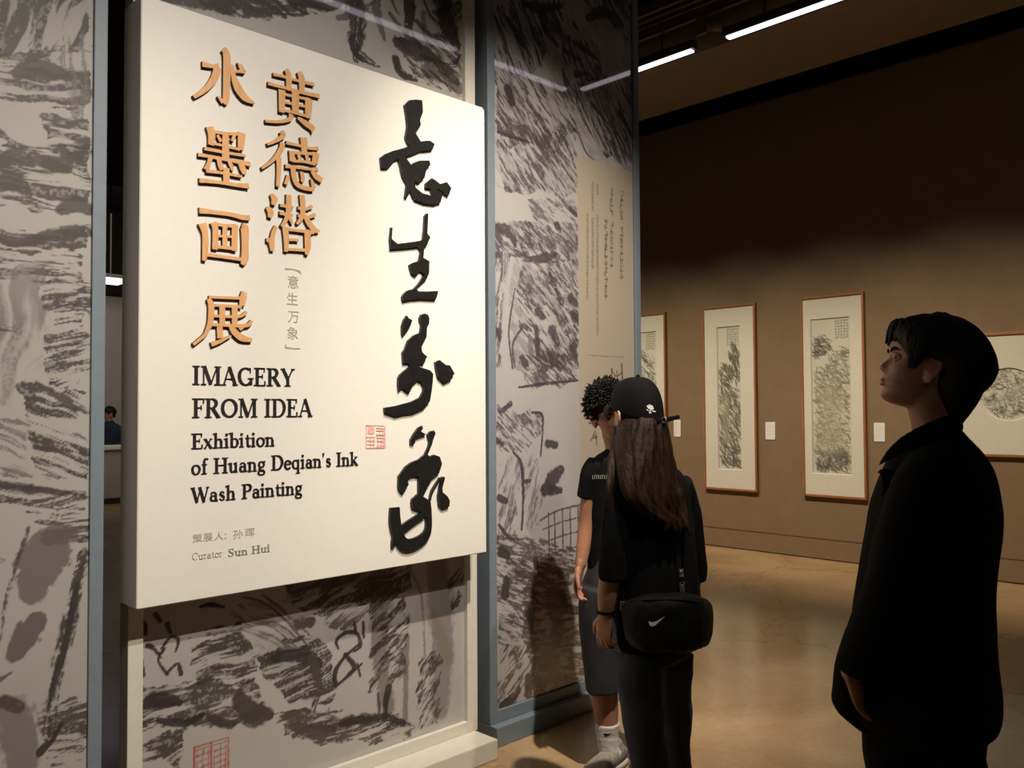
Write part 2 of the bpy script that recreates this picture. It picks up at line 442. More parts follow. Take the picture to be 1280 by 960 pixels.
# broken textures first
R_L = lambda poly, *a, **k: prough(sh, poly, *a, **k)
WM = (.038, .032, .030); WG = (.13, .11, .103)
R_L([(-30, -20), (108, -20), (108, 60), (-30, 70)], 75, .16, .03, .62, WM)
R_L([(-30, 60), (108, 50), (108, 135), (-30, 118)], 12, .14, .022, .5, WM)
R_L([(70, 40), (108, 40), (108, 150), (85, 150)], 85, .2, .02, .5, WG, .7)
R_L([(55, 148), (108, 140), (108, 200), (60, 186)], 2, .16, .02, .66, WM)
R_L([(-30, 178), (108, 176), (108, 262), (-30, 262)], -4, .15, .017, .52, WM)
R_L([(-30, 284), (60, 292), (108, 278), (108, 312), (40, 318), (-30, 312)], 3, .25, .02, .75, (.06, .05, .047), ragged=.02)
R_L([(-30, 318), (108, 314), (108, 352), (-30, 348)], 2, .12, .012, .42, WM)
R_L([(-30, 330), (60, 330), (52, 500), (-30, 500)], 84, .25, .05, .5, WG, .75, sharp=.2)
R_L([(55, 352), (108, 345), (108, 480), (66, 480)], 14, .10, .012, .46, WM)
R_L([(28, 478), (108, 490), (108, 600), (54, 600)], -28, .11, .011, .48, WM)
R_L([(-30, 520), (40, 530), (40, 600), (-30, 606)], -30, .1, .014, .4, WG)
R_L([(-30, 598), (40, 604), (108, 616), (108, 640), (40, 632), (-30, 628)], -4, .25, .014, .7, (.055, .046, .044), ragged=.015)
R_L([(30, 640), (108, 640), (108, 690), (80, 676)], -8, .12, .011, .5, WM)
R_L([(86, 690), (108, 690), (108, 760), (92, 770)], 40, .08, .012, .42, WM)
R_L([(44, 888), (108, 878), (108, 958), (60, 958)], 5, .12, .014, .55, (.06, .05, .047))
for pts, wd, dr in (([(22, 92), (50, 84), (85, 96)], [18, 30, 14], .12), ([(40, 196), (75, 205), (110, 190)], [14, 22, 12], .4),
                    ([(0, 232), (18, 226), (36, 244)], [20, 28, 10], .25), ([(76, 262), (96, 256), (110, 262)], [14, 24, 18], .2),
                    ([(0, 298), (30, 304), (70, 292), (110, 288)], [12, 14, 16, 18], .3), ([(60, 204), (85, 212)], [20, 12], .2), ([(-5, 205), (22, 196), (40, 206)], [16, 24, 8], .3),
                    ([(58, 384), (84, 378), (110, 392)], [10, 16, 10], .6), ([(45, 480), (80, 500), (108, 515)], [8, 14, 10], .55), ([(0, 606), (40, 610), (108, 622)], [12, 10, 8], .4)):
    S(pts, wd, ink=(.055, .046, .043), dry=dr, alpha=.9)
# wash boulders
S([(70, 676), (52, 700), (40, 738)], [44, 58, 36], ink=(.13, .108, .102), dry=0, alpha=.85, soft=.15)
S([(60, 672), (90, 668)], [20, 18], ink=(.12, .10, .10), dry=.1, alpha=.85, soft=.2)
S([(46, 776), (30, 800), (18, 818)], [26, 36, 20], ink=(.11, .092, .09), dry=0, alpha=.9, soft=.15)
S([(0, 890), (18, 900), (30, 960)], [40, 52, 40], ink=(.15, .128, .12), dry=0, alpha=.8, soft=.35)
S([(6, 876), (24, 884)], [20, 16], ink=(.05, .04, .04), dry=.3, alpha=.8)
# leaning dry trunk
S([(104, 700), (86, 780), (66, 860), (60, 920)], [10, 20, 20, 16], ink=(.05, .043, .042), dry=.55)
S([(96, 730), (80, 810), (62, 880)], [6, 8, 10], ink=(.04, .035, .035), dry=.35)
S([(50, 940), (64, 925), (76, 905)], [14, 12, 8], ink=DARK, dry=.3)
S([(36, 660), (10, 740), (0, 800)], [5, 5, 4], ink=MID, dry=.5)
sh.dabs([(-.119, .3), (.68, .3), (.68, 3.8), (-.119, 3.8)], 220, 0, 30, .16, .03, dry=.55, rng=rngL)
put_print(LS, sh, YP)

# ---- white-framed screen behind the title board
CS = thing('display_screen', (1.82, YP, 0), 'white framed ink-print screen on a white plinth, behind the title board', 'display screen')
o = Vector(CS.location)
obj('post', BX(Vector((1.068, YP, .085))-o, Vector((1.117, YP+.07, TOPZ))-o, .003), M['white'], CS)
obj('post', BX(Vector((2.525, YP, .085))-o, Vector((2.583, YP+.07, TOPZ))-o, .003), M['white'], CS)
obj('top_rail', BX(Vector((1.117, YP, TOPZ-.06))-o, Vector((2.525, YP+.07, TOPZ))-o, .003), M['white'], CS)
obj('bottom_rail', BX(Vector((1.117, YP, .085))-o, Vector((2.525, YP+.07, .135))-o, .003), M['white'], CS)
pb = obj('plinth', BX(Vector((1.03, 2.70, 0))-o, Vector((2.572, YP+.10, .085))-o, .005), M['white'], CS)
back_panel(CS, 1.117, 2.525, .135, TOPZ-.06, M['white'], YP+.03, YP+.06)
rngC = random.Random(11)
sh = Sheet(1.117, 2.525, .135, TOPZ-.06, .004, (.42, .395, .365))
def Z1(pts): return [(160+x/2.667, 700+y/2.667) for x, y in pts]
S = lambda pts, wd, **k: pst(sh, Z1(pts), [v/2.667 for v in wd] if hasattr(wd, '__len__') else wd/2.667, **k)
# washes: trunks, cloudy greys
S([(860, 60), (850, 300), (880, 500)], [110, 90, 60], ink=(.15, .125, .118), dry=.15, alpha=.8, soft=.5)
S([(1040, 0), (1060, 250), (1050, 500)], [110, 120, 90], ink=(.19, .168, .16), dry=.1, alpha=.8, soft=.4)
S([(940, 260), (935, 540)], [30, 26], ink=(.16, .135, .13), dry=.1, alpha=.8, soft=.4)
S([(1030, 200), (1080, 330)], [70, 60], ink=(.2, .155, .10), dry=.3, alpha=.6, soft=.6)
S([(560, 90), (700, 60), (840, 40)], [60, 70, 70], ink=(.13, .11, .105), dry=.2, alpha=.85)
S([(500, 330), (620, 400)], [120, 160], ink=(.2, .18, .17), dry=.2, alpha=.5, soft=.7)
# heavy dry rocks
R_C = lambda poly, *a, **k: prough(sh, Z1(poly), *a, **k)
K1 = (.031, .025, .023)
R_C([(210, 260), (380, 205), (440, 330), (430, 430), (230, 410)], 10, .13, .016, .58, K1)
R_C([(430, 320), (590, 270), (690, 300), (690, 500), (520, 470)], 8, .14, .017, .68, K1)
R_C([(50, 440), (220, 400), (430, 420), (490, 540), (250, 560), (50, 540)], 7, .15, .02, .74, (.042, .035, .032))
R_C([(50, 535), (190, 555), (180, 690), (50, 693)], 8, .12, .017, .6, K1)
R_C([(500, 520), (800, 500), (970, 545), (940, 605), (700, 625), (540, 595)], 3, .13, .017, .68, K1)
R_C([(815, 110), (930, 60), (945, 400), (820, 450)], 35, .07, .016, .5, K1)
R_C([(985, 320), (1060, 300), (1050, 560), (975, 560)], 40, .06, .014, .5, K1)
R_C([(1060, 60), (1125, 40), (1125, 160), (1080, 170)], 50, .06, .014, .5, K1)
R_C([(545, 60), (960, 10), (960, 110), (660, 190), (560, 150)], 14, .14, .02, .72, (.042, .035, .032))
R_C([(640, 160), (830, 120), (840, 230), (680, 230)], 30, .1, .014, .4, (.08, .068, .064))
R_C([(350, 150), (560, 150), (600, 330), (440, 320)], -35, .14, .014, .3, (.12, .10, .09))
S([(60, 490), (120, 470), (180, 480)], [40, 60, 30], ink=DARK, dry=.12)
S([(380, 470), (430, 520), (480, 520)], [60, 90, 50], ink=(.05, .042, .04), dry=.1)
S([(110, 540), (200, 550), (260, 520)], [20, 34, 20], ink=DARK, dry=.2)
S([(280, 530), (330, 550), (370, 550)], [24, 34, 14], ink=(.05, .042, .04), dry=.2)
S([(500, 330), (600, 320), (650, 350)], [30, 60, 30], ink=DARK, dry=.25)
S([(570, 220), (620, 210)], [46, 40], ink=(.06, .05, .046), dry=.3)
S([(560, 560), (640, 580), (700, 570)], [30, 60, 30], ink=(.05, .042, .04), dry=.25)
S([(720, 550), (850, 530), (930, 545)], [26, 34, 20], ink=DARK, dry=.3)
S([(620, 330), (650, 420), (630, 500)], [30, 50, 30], ink=(.06, .05, .046), dry=.5)
# diagonal double line
S([(400, 128), (470, 150), (550, 220), (640, 330)], [8, 8, 8, 7], ink=MID, dry=.3)
S([(460, 120), (540, 180), (650, 290)], [10, 12, 10], ink=(.1, .08, .06), dry=.5)
S([(420, 150), (520, 170), (570, 240)], [20, 26, 16], ink=(.16, .13, .10), dry=.5, alpha=.6)
# inscription strokes, left
for pts, wd in (([(100, 185), (115, 205)], 22), ([(140, 220), (150, 245)], [24, 14]), ([(75, 290), (95, 300), (120, 330)], [22, 14, 8]), ([(52, 330), (60, 390)], [16, 20]),
                ([(120, 300), (150, 262), (178, 270), (168, 310)], [10, 12, 16, 8]), ([(130, 300), (110, 340), (140, 385)], [14, 10, 14]), ([(140, 380), (175, 350), (185, 385)], [12, 10, 20]),
                ([(60, 215), (66, 250)], [26, 20]), ([(250, 160), (290, 152), (330, 160)], [10, 22, 12])):
    S(pts, wd, ink=DARK, dry=.08)
# inscription strokes, middle
for pts, wd in (([(712, 300), (706, 270), (740, 245), (775, 250), (785, 290), (762, 310)], [8, 16, 16, 16, 16, 8]), ([(765, 210), (770, 245)], [12, 16]), ([(795, 212), (797, 260)], [14, 12]),
                ([(780, 285), (730, 330), (700, 380), (705, 420)], [10, 14, 22, 16]), ([(705, 425), (740, 395), (790, 350)], [10, 16, 10]), ([(735, 320), (765, 360), (745, 385)], [20, 22, 12]), ([(775, 350), (785, 390)], [10, 12])):
    S(pts, wd, ink=DARK, dry=.12)
S([(880, 430), (870, 480), (868, 530)], [34, 26, 30], ink=DARK, dry=.25)
S([(845, 450), (850, 520)], [14, 18], ink=MID, dry=.4)
S([(950, 30), (990, 130), (1000, 330)], [16, 12, 10], ink=PALE, dry=.4)
# print above the title board
def Z7(pts): return [(400+x/3.048, y/3.048) for x, y in pts]
S7 = lambda pts, wd, **k: pst(sh, Z7(pts), [v/3.048 for v in wd] if hasattr(wd, '__len__') else wd/3.048, **k)
S7([(-600, -60), (-300, 10), (-60, 30)], [120, 110, 60], ink=(.06, .05, .048), dry=.35)
S7([(-100, 0), (40, 20), (90, 10)], [30, 40, 20], ink=DARK, dry=.2)
S7([(140, -60), (155, 60), (150, 220)], [70, 90, 40], ink=(.05, .043, .042), dry=.4)
S7([(130, 130), (160, 200), (240, 250)], [40, 50, 10], ink=DARK, dry=.45)
S7([(350, -40), (355, 40), (340, 120)], [70, 60, 30], ink=DARK, dry=.35)
S7([(470, -60), (490, 60), (530, 170)], [90, 100, 50], ink=(.05, .043, .042), dry=.3)
S7([(410, 0), (440, 60), (500, 110)], [14, 14, 10], ink=MID, dry=.4)
S7([(310, 160), (380, 190), (460, 220)], [50, 90, 40], ink=(.06, .05, .05), dry=.15)
S7([(300, 220), (320, 270), (380, 300)], [40, 40, 20], ink=DARK, dry=.35)
S7([(420, 260), (480, 270), (540, 330)], [70, 100, 70], ink=(.09, .08, .078), dry=.3, alpha=.85)
S7([(400, 210), (520, 240), (548, 210)], [20, 24, 30], ink=DARK, dry=.5)
prough(sh, Z7([(300, 140), (540, 120), (545, 345), (380, 310)]), -30, .09, .014, .5, K1)
prough(sh, Z7([(-600, -60), (0, -60), (60, 40), (-300, 60)]), -12, .14, .02, .62, K1)
prough(sh, Z7([(110, -60), (190, -60), (180, 120), (150, 220)]), 75, .12, .016, .6, K1)
prough(sh, Z7([(430, -60), (548, -60), (548, 180), (490, 160)]), 60, .12, .018, .62, K1)
sh.dabs([(1.13, 3.1), (2.5, 3.1), (2.5, 3.85), (1.13, 3.85)], 70, -40, 40, .16, .04, dry=.5, rng=rngC)
# red seal
RED = (.36, .05, .035)
def seal(x0, y0, x1, y1):
    a = pl(x0, y1); b_ = pl(x1, y0)
    U0, V0, U1, V1 = a[0], a[1], b_[0], b_[1]
    q = lambda u, v: (U0+(U1-U0)*u, V0+(V1-V0)*v)
    w_ = .006
    for p in ([q(0, 0), q(1, 0)], [q(1, 0), q(1, 1)], [q(1, 1), q(0, 1)], [q(0, 1), q(0, 0)], [q(.5, 0), q(.5, 1)]):
        sh.stroke(p, w_*1.3, ink=RED, dry=.3, alpha=.85)
    for u0_ in (.06, .56):
        for v in (.1, .26, .42, .58, .74, .9):
            sh.stroke([q(u0_, v), q(u0_+.38, v+.02)], w_*.9, ink=RED, dry=.35, alpha=.75)
        for u in (.02, .2, .36):
            sh.stroke([q(u0_+u, .08+.3*u), q(u0_+u, .95-.4*u)], w_*.9, ink=RED, dry=.35, alpha=.75)
seal(246, 924, 289, 985)
put_print(CS, sh, YP+.022)

# ---- right screen with the beige credits sheet
rngR = random.Random(23)
RS = screen_frame('display_screen', 2.649, 3.794, M['blue'], .045, 'blue-grey framed ink-print screen with a beige text sheet, right of the title board', .075, .088, 2.785, 0)
back_panel(RS, 2.694, 3.745, .143, TOPZ-.06, M['blue'], YP+.02, YP+.05)
sh = Sheet(2.694, 3.745, .143, TOPZ-.06, .0036, (.43, .41, .395))
def Za(pts): return [(600+x/4, y/4) for x, y in pts]
def Zb(pts): return [(600+x/3.43, 180+y/3.43) for x, y in pts]
def Zc(pts): return [(600+x/1.847, 440+y/1.847) for x, y in pts]
def mk(Zf, k_):
    return lambda pts, wd, **k: pst(sh, Zf(pts), [v/k_ for v in wd] if hasattr(wd, '__len__') else wd/k_, **k)
Sa, Sb, Sc = mk(Za, 4), mk(Zb, 3.43), mk(Zc, 1.847)
PUR = (.105, .088, .098); DP = (.05, .042, .046)
# washes
for pts, wd, al in (([(150, 450), (150, 520)], 90, .6), ([(560, 90), (700, 120)], 110, .3), ([(480, 430), (640, 560)], 70, .3), ([(200, 620), (340, 760)], 90, .3), ([(650, 640), (680, 760)], 50, .4)):
    Sa(pts, wd, ink=PUR, dry=.15, alpha=al, soft=.6)
DPK = (.032, .027, .030)
R_A = lambda poly, *a, **k: prough(sh, Za(poly), *a, **k)
R_B = lambda poly, *a, **k: prough(sh, Zb(poly), *a, **k)
R_D = lambda poly, *a, **k: prough(sh, Zc(poly), *a, **k)
R_A([(60, -40), (770, -40), (770, 860), (480, 960), (60, 960)], -48, .09, .035, .5, (.19, .172, .178), .5, sharp=.25)
R_A([(60, 40), (180, -40), (420, -40), (410, 200), (240, 400), (70, 300)], -58, .11, .016, .46, DPK)
R_A([(430, -40), (770, -40), (770, 230), (620, 130)], -35, .12, .018, .50, DPK)
R_A([(400, 170), (600, 200), (600, 420), (420, 430)], -50, .10, .015, .46, DPK)
R_A([(470, 420), (770, 360), (770, 830), (640, 790), (480, 560)], -52, .09, .012, .48, (.045, .038, .042))
R_A([(70, 330), (470, 420), (480, 640), (380, 760), (150, 730), (70, 600)], -42, .08, .013, .48, (.06, .05, .056))
R_A([(70, 620), (480, 640), (490, 960), (120, 960)], -42, .07, .013, .46, (.072, .06, .068))
for pts, wd, dr in (([(140, 100), (200, 190), (250, 280)], [40, 50, 20], .25), ([(310, 60), (330, 150), (390, 230)], [60, 50, 30], .3), ([(220, 20), (300, 40), (400, 30)], [40, 60, 30], .3),
                    ([(540, 90), (620, 60), (700, 120)], [50, 70, 50], .3), ([(470, 120), (490, 150)], [26, 14], .1), ([(420, 250), (500, 300)], [30, 14], .2), ([(470, 210), (530, 250), (590, 300)], [30, 40, 16], .2),
                    ([(480, 370), (540, 370)], [40, 20], .3), ([(700, 560), (760, 680)], [40, 30], .35), ([(560, 520), (640, 620)], [30, 16], .4), ([(490, 660), (530, 760), (570, 800)], [10, 12, 8], .2),
                    ([(140, 450), (160, 510)], [60, 60], .2), ([(90, 660), (180, 690), (260, 720)], [20, 26, 14], .4)):
    Sa(pts, wd, ink=DP, dry=dr)
# middle: rocks, trunk, hollows
R_B([(60, 340), (420, 330), (420, 960), (150, 960)], -40, .07, .022, .5, (.19, .17, .178), .6, sharp=.25)
R_B([(60, 340), (200, 330), (420, 420), (420, 520), (180, 500), (60, 480)], -38, .06, .013, .54, (.065, .055, .062))
R_B([(170, 480), (420, 500), (420, 960), (280, 960), (160, 760)], -40, .05, .012, .48, (.075, .063, .072))
R_B([(200, 250), (420, 230), (420, 470), (270, 480)], -30, .07, .012, .42, (.11, .095, .105))
R_B([(60, 440), (115, 480), (90, 960), (60, 960)], 80, .08, .010, .5, (.09, .078, .088))
for pts, wd, dr in (([(80, 360), (130, 380), (150, 430)], [50, 60, 30], .25), ([(220, 490), (280, 490), (330, 470)], [26, 46, 14], .15), ([(250, 720), (270, 740)], [50, 40], .2), ([(300, 560), (320, 600)], [30, 24], .4),
                    ([(330, 630), (350, 680)], [24, 40], .3), ([(390, 660), (410, 680)], [44, 40], .25), ([(400, 730), (412, 750)], [40, 40], .2), ([(330, 350), (340, 370)], [40, 26], .3), ([(390, 280), (408, 300)], [40, 30], .3),
                    ([(310, 800), (330, 850)], [56, 44], .3), ([(395, 880), (410, 910)], [46, 40], .25), ([(180, 920), (195, 940)], [40, 40], .2), ([(140, 960), (124, 800), (150, 620)], [14, 12, 8], .3),
                    ([(240, 790), (250, 900)], [34, 30], .4), ([(180, 790), (140, 860), (150, 960)], [14, 12, 12], .3), ([(300, 900), (310, 950)], [26, 26], .3), ([(75, 800), (84, 830)], [30, 30], .3)):
    Sb(pts, wd, ink=(.07, .058, .066), dry=dr, alpha=.9)
Sb([(215, 840), (222, 930)], [40, 34], ink=PUR, dry=.1, alpha=.6, soft=.5)
# pale trunk / path left clear
Sb([(138, 490), (118, 620), (104, 800), (98, 960)], [28, 30, 30, 26], ink=(.43, .41, .40), dry=.12, alpha=.9, soft=.3)
Sc([(60, 0), (58, 60), (50, 130)], [16, 18, 12], ink=(.43, .41, .40), dry=.15, alpha=.85)
# lower: sky patch, trunk, clumps
Sc([(178, 90), (184, 200), (190, 340)], [84, 74, 70], ink=(.44, .425, .41), dry=0, alpha=.92, soft=.25)
R_D([(90, 0), (226, 0), (226, 70), (100, 82)], -30, .06, .012, .6, (.075, .064, .07))
R_D([(36, 130), (140, 140), (140, 190), (100, 235), (36, 220)], -40, .05, .010, .48, (.09, .078, .09))
R_D([(36, 320), (60, 230), (92, 250), (84, 420), (36, 430)], 60, .08, .012, .4, (.13, .115, .13))
R_D([(96, 240), (140, 240), (140, 400), (100, 410)], 70, .06, .011, .3, (.15, .135, .15))
for pts, wd, dr in (([(90, 82), (160, 72), (226, 66)], [6, 8, 6], .3), ([(120, 140), (145, 150), (140, 240)], [6, 8, 6], .3), ([(155, 212), (175, 214)], [22, 20], .1), ([(150, 320), (170, 290), (188, 272)], [34, 44, 26], .15), ([(165, 320), (185, 320)], [30, 18], .15),
                    ([(76, 230), (95, 260), (100, 340), (96, 410)], [6, 12, 10, 8], .25), ([(45, 338), (60, 345)], [22, 16], .2), ([(105, 300), (116, 298)], [14, 12], .3), ([(44, 400), (70, 430), (100, 432)], [10, 10, 6], .3),
                    ([(70, 120), (46, 140)], [14, 12], .3), ([(40, 205), (52, 212)], [22, 18], .3)):
    Sc(pts, wd, ink=(.06, .05, .062), dry=dr)
# bridge railing
for pts, wd in (([(140, 388), (180, 366), (236, 352)], 5), ([(145, 410), (190, 392), (236, 380)], 4), ([(150, 440), (190, 424), (236, 412)], 4), ([(150, 470), (200, 456), (236, 446)], 4)):
    Sc(pts, wd, ink=(.09, .078, .085), dry=.3)
for x in (158, 172, 190, 208, 226):
    Sc([(x, 372-(x-158)*.2), (x+2, 470-(x-158)*.2)], 5, ink=(.08, .07, .078), dry=.3)
R_D([(36, 420), (140, 425), (236, 470), (236, 505), (60, 530)], -20, .06, .012, .62, (.07, .06, .062))
R_D([(110, 500), (240, 480), (240, 790), (130, 800), (100, 640)], -10, .08, .018, .66, (.085, .062, .04))  # brown streaks: the boy's cast shadow painted into the print
R_D([(36, 470), (125, 490), (120, 650), (36, 690)], -25, .06, .012, .55, (.08, .066, .058))
R_D([(36, 690), (130, 660), (140, 810), (36, 840)], 40, .07, .014, .42, (.075, .056, .048))
Sc([(170, 560), (180, 640)], [70, 60], ink=(.10, .072, .045), dry=.3, alpha=.75, soft=.5)  # two softer brown washes of the same painted shadow
Sc([(160, 690), (170, 740)], [50, 60], ink=(.24, .19, .125), dry=.2, alpha=.7, soft=.5)
for pts, wd, dr in (([(60, 525), (58, 560)], [22, 28], .1), ([(128, 480), (130, 496)], [18, 18], .1), ([(50, 460), (64, 470)], [30, 22], .2), ([(110, 750), (112, 790)], [20, 26], .2), ([(50, 816), (75, 800), (90, 780)], [18, 26, 18], .25), ([(112, 600), (120, 640)], [22, 16], .3), ([(190, 560), (200, 590)], [24, 20], .3)):
    Sc(pts, wd, ink=DP, dry=dr)
# credits sheet: beige paper, columns of small type, rule, brush name, date
iX0 = pl(722.3, 300)[0]; iX1 = 3.745; iZ1 = 2.80; iZ0 = .75
sh.rect(iX0, iX1, iZ0, iZ1, (.44, .375, .30))
def column(px, y0, y1, wpx, pitch, inkc, al=.8, y_gap=None):
    """a column of type too small to read: one little mark of crossing strokes per character"""
    y = y0
    a = pl(px, y0)
    while y < y1:
        if not (y_gap and y_gap[0] < y < y_gap[1]):
            c = pl(px, y+pitch*.5); d = abs(pl(px, y)[1]-pl(px, y+pitch)[1])*.42; h = d*wpx/pitch
            for k in range(4):
                o1 = rngR.uniform(-1, 1)*d; 
                if k % 2: sh.stroke([(c[0]-h, c[1]+o1), (c[0]+h, c[1]+o1*.8)], .0052, ink=inkc, dry=0, alpha=al)
                else: sh.stroke([(c[0]+o1*h/d, c[1]-d), (c[0]+o1*h/d, c[1]+d)], .0052, ink=inkc, dry=0, alpha=al)
        y += pitch
TI = (.11, .08, .06)
column(777, 238, 345, 7, 7.4, TI, .75, (268, 277))
column(764.5, 234, 333, 6.5, 7.2, TI, .75, (264, 274))
column(757.5, 274, 373, 6.5, 7.2, TI, .8)
column(746.8, 229, 418, 4, 3.6, (.24, .20, .16), .7, (243, 268))
column(740.8, 228, 333, 4, 3.6, (.24, .20, .16), .7, (261, 268))
column(734.3, 266, 372, 4, 3.6, (.24, .20, .16), .7)
a, b_ = pl(735, 444), pl(780, 448); sh.stroke([a, (b_[0], a[1])], .005, ink=(.22, .18, .14), dry=0, alpha=.8)
for pts, wd in (([(765, 461), (764, 474)], 2.5), ([(777, 455), (778, 474)], 3.5), ([(764, 462), (770, 470), (777, 466)], 2), ([(771, 463), (772, 473)], 2),
                ([(735, 524), (738, 522), (739, 526), (736, 529), (740, 529)], 1.3), ([(742, 523), (741, 529), (744, 529), (744, 523), (742, 523)], 1.2), ([(747, 523), (747, 529)], 1.4),
                ([(744, 538), (741, 546), (738, 551)], 2), ([(743, 544), (746, 550)], 2), ([(745, 541), (746, 556)], 2), ([(741, 548), (747, 546)], 1.5)):
    pst(sh, pts, wd, ink=(.09, .06, .04), dry=.05, alpha=.85, soft=.2)
put_print(RS, sh, YP)

# ------------------------------------------------------------------ the title board
YB = 2.70
bx0, bx1, bz0, bz1 = 1.040, 2.511, .892, 2.815
TB = thing('title_board', ((bx0+bx1)/2, YB, bz0), 'large cream exhibition title board with raised wooden and black brush characters', 'sign board')
TBo = Vector(TB.location)
def board_slab():
    """rounded-corner slab, front edges eased"""
    bm = bmesh.new(); rad = .018
    def outline(ins, y):
        vs_ = []
        for cx, cz, a0 in ((bx1-rad, bz1-rad, 0), (bx0+rad*.3, bz1-rad*.3, 90), (bx0+rad*.3, bz0+rad*.3, 180), (bx1-rad*.3, bz0+rad*.3, 270)):
            rd = rad if a0 == 0 else rad*.3
            for k in range(7):
                a = math.radians(a0+15*k); rr_ = max(rd-ins, .0005)
                vs_.append(bm.verts.new(Vector((cx+rr_*math.cos(a), y, cz+rr_*math.sin(a)))-TBo))
        return vs_
    rings = [outline(.003, YB), outline(0, YB+.003), outline(0, YP-.002)]
    for a, b_ in zip(rings, rings[1:]):
        for i in range(len(a)):
            j = (i+1) % len(a); bm.faces.new((a[i], a[j], b_[j], b_[i]))
    bm.faces.new(rings[0]); bm.faces.new(rings[-1][::-1])
    return bm
obj('board_panel', board_slab(), M['cream'], TB)

class Relief:
    """flat-fronted raised shapes on the board: ribbons and polygons given in the board's own plane"""
    def __init__(s, t): s.bm = bmesh.new(); s.t = t; s.k = 0
    def _y(s):
        s.k += 1; return YB-s.t-.00012*(s.k % 9)
    def v(s, p, y): return s.bm.verts.new(Vector((p[0], y, p[1]))-TBo)
    def poly(s, P):
        y = s._y(); yb = YB+.001
        f = [s.v(p, y) for p in P]; g = [s.v(p, yb) for p in P]
        for tri in tessellate_polygon([[Vector((p[0], p[1], 0)) for p in P]]):
            fc = s.bm.faces.new([f[i] for i in tri]); fc.material_index = 0
        n = len(P)
        for i in range(n):
            j = (i+1) % n
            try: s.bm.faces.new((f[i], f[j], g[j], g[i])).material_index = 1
            except ValueError: pass
    def ribbon(s, P, W, closed=False, smooth=True):
        P = [Vector((p[0], p[1])) for p in P]; W = list(W)
        if smooth and len(P) > 2:
            Q = []; V = []; n = len(P)
            rng_ = range(n if closed else n-1)
            for i in rng_:
                g = (lambda k: (k % n)) if closed else (lambda k: min(max(k, 0), n-1))
                p0, p1, p2, p3 = (P[g(i-1)], P[g(i)], P[g(i+1)], P[g(i+2)])
                for q in range(5):
                    t = q/5
                    Q.append(.5*((2*p1)+(p2-p0)*t+(2*p0-5*p1+4*p2-p3)*t*t+(3*p1-p0-3*p2+p3)*t**3))
                    V.append(W[g(i)]*(1-t)+W[g(i+1)]*t)
            if not closed: Q.append(P[-1]); V.append(W[-1])
            P, W = Q, V
        y = s._y(); yb = YB+.001; n = len(P)
        L = []; Rr = []; Lb = []; Rb = []
        for i in range(n):
            a = P[(i-1) % n] if (closed or i > 0) else P[i]; c = P[(i+1) % n] if (closed or i < n-1) else P[i]
            d = (c-a); d = d.normalized() if d.length > 1e-9 else Vector((1, 0)); nn = Vector((-d.y, d.x))*W[i]/2
            L.append(s.v(P[i]+nn, y)); Rr.append(s.v(P[i]-nn, y)); Lb.append(s.v(P[i]+nn, yb)); Rb.append(s.v(P[i]-nn, yb))
        for i in range(n if closed else n-1):
            j = (i+1) % n
            s.bm.faces.new((L[i], L[j], Rr[j], Rr[i])).material_index = 0
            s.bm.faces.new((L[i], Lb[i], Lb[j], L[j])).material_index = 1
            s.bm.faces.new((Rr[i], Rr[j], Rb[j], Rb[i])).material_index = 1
        if not closed:
            s.bm.faces.new((L[0], Rr[0], Rb[0], Lb[0])).material_index = 1
            s.bm.faces.new((L[-1], Lb[-1], Rb[-1], Rr[-1])).material_index = 1
    def done(s, name, m0, m1=None, label=None):
        me = bpy.data.meshes.new(name); bmesh.ops.recalc_face_normals(s.bm, faces=s.bm.faces[:]); s.bm.to_mesh(me); s.bm.free()
        me.materials.append(m0); me.materials.append(m1 or m0)
        o_ = obj(name, me, None, TB)
        if label: o_['label'] = label
        return o_

def bpl(px, py): 
    p = on_y(px, py, YB-.012); return (p.x, p.z)
PXM = 2.70/FPX  # nominal metres per measured pixel, refined below
def pxm(px, py):
    p = on_y(px, py, YB); return (p-EYE).dot(F_)/FPX

def wooden(name, ox, oy, strokes, polys=(), k=10.667):
    r = Relief(.013)
    for st in strokes:
        P = [bpl(ox+x/k, oy+y/k) for x, y, w_ in st]
        sc_ = pxm(ox+st[0][0]/k, oy+st[0][1]/k)/k
        # widths measured across near-vertical strokes are foreshortened by the view
        W = []
        for i, (x, y, w_) in enumerate(st):
            a = st[max(i-1, 0)]; c = st[min(i+1, len(st)-1)]
            dx, dy = abs(c[0]-a[0]), abs(c[1]-a[1]); q = dy/(math.hypot(dx, dy)+1e-6)
            W.append(w_*sc_*(1+.38*q*q))
        r.ribbon(P, W)
    for pg in polys:
        r.poly([bpl(ox+x/k, oy+y/k) for x, y in pg])
    return r.done(name, M['wood'], M['wood_side'])

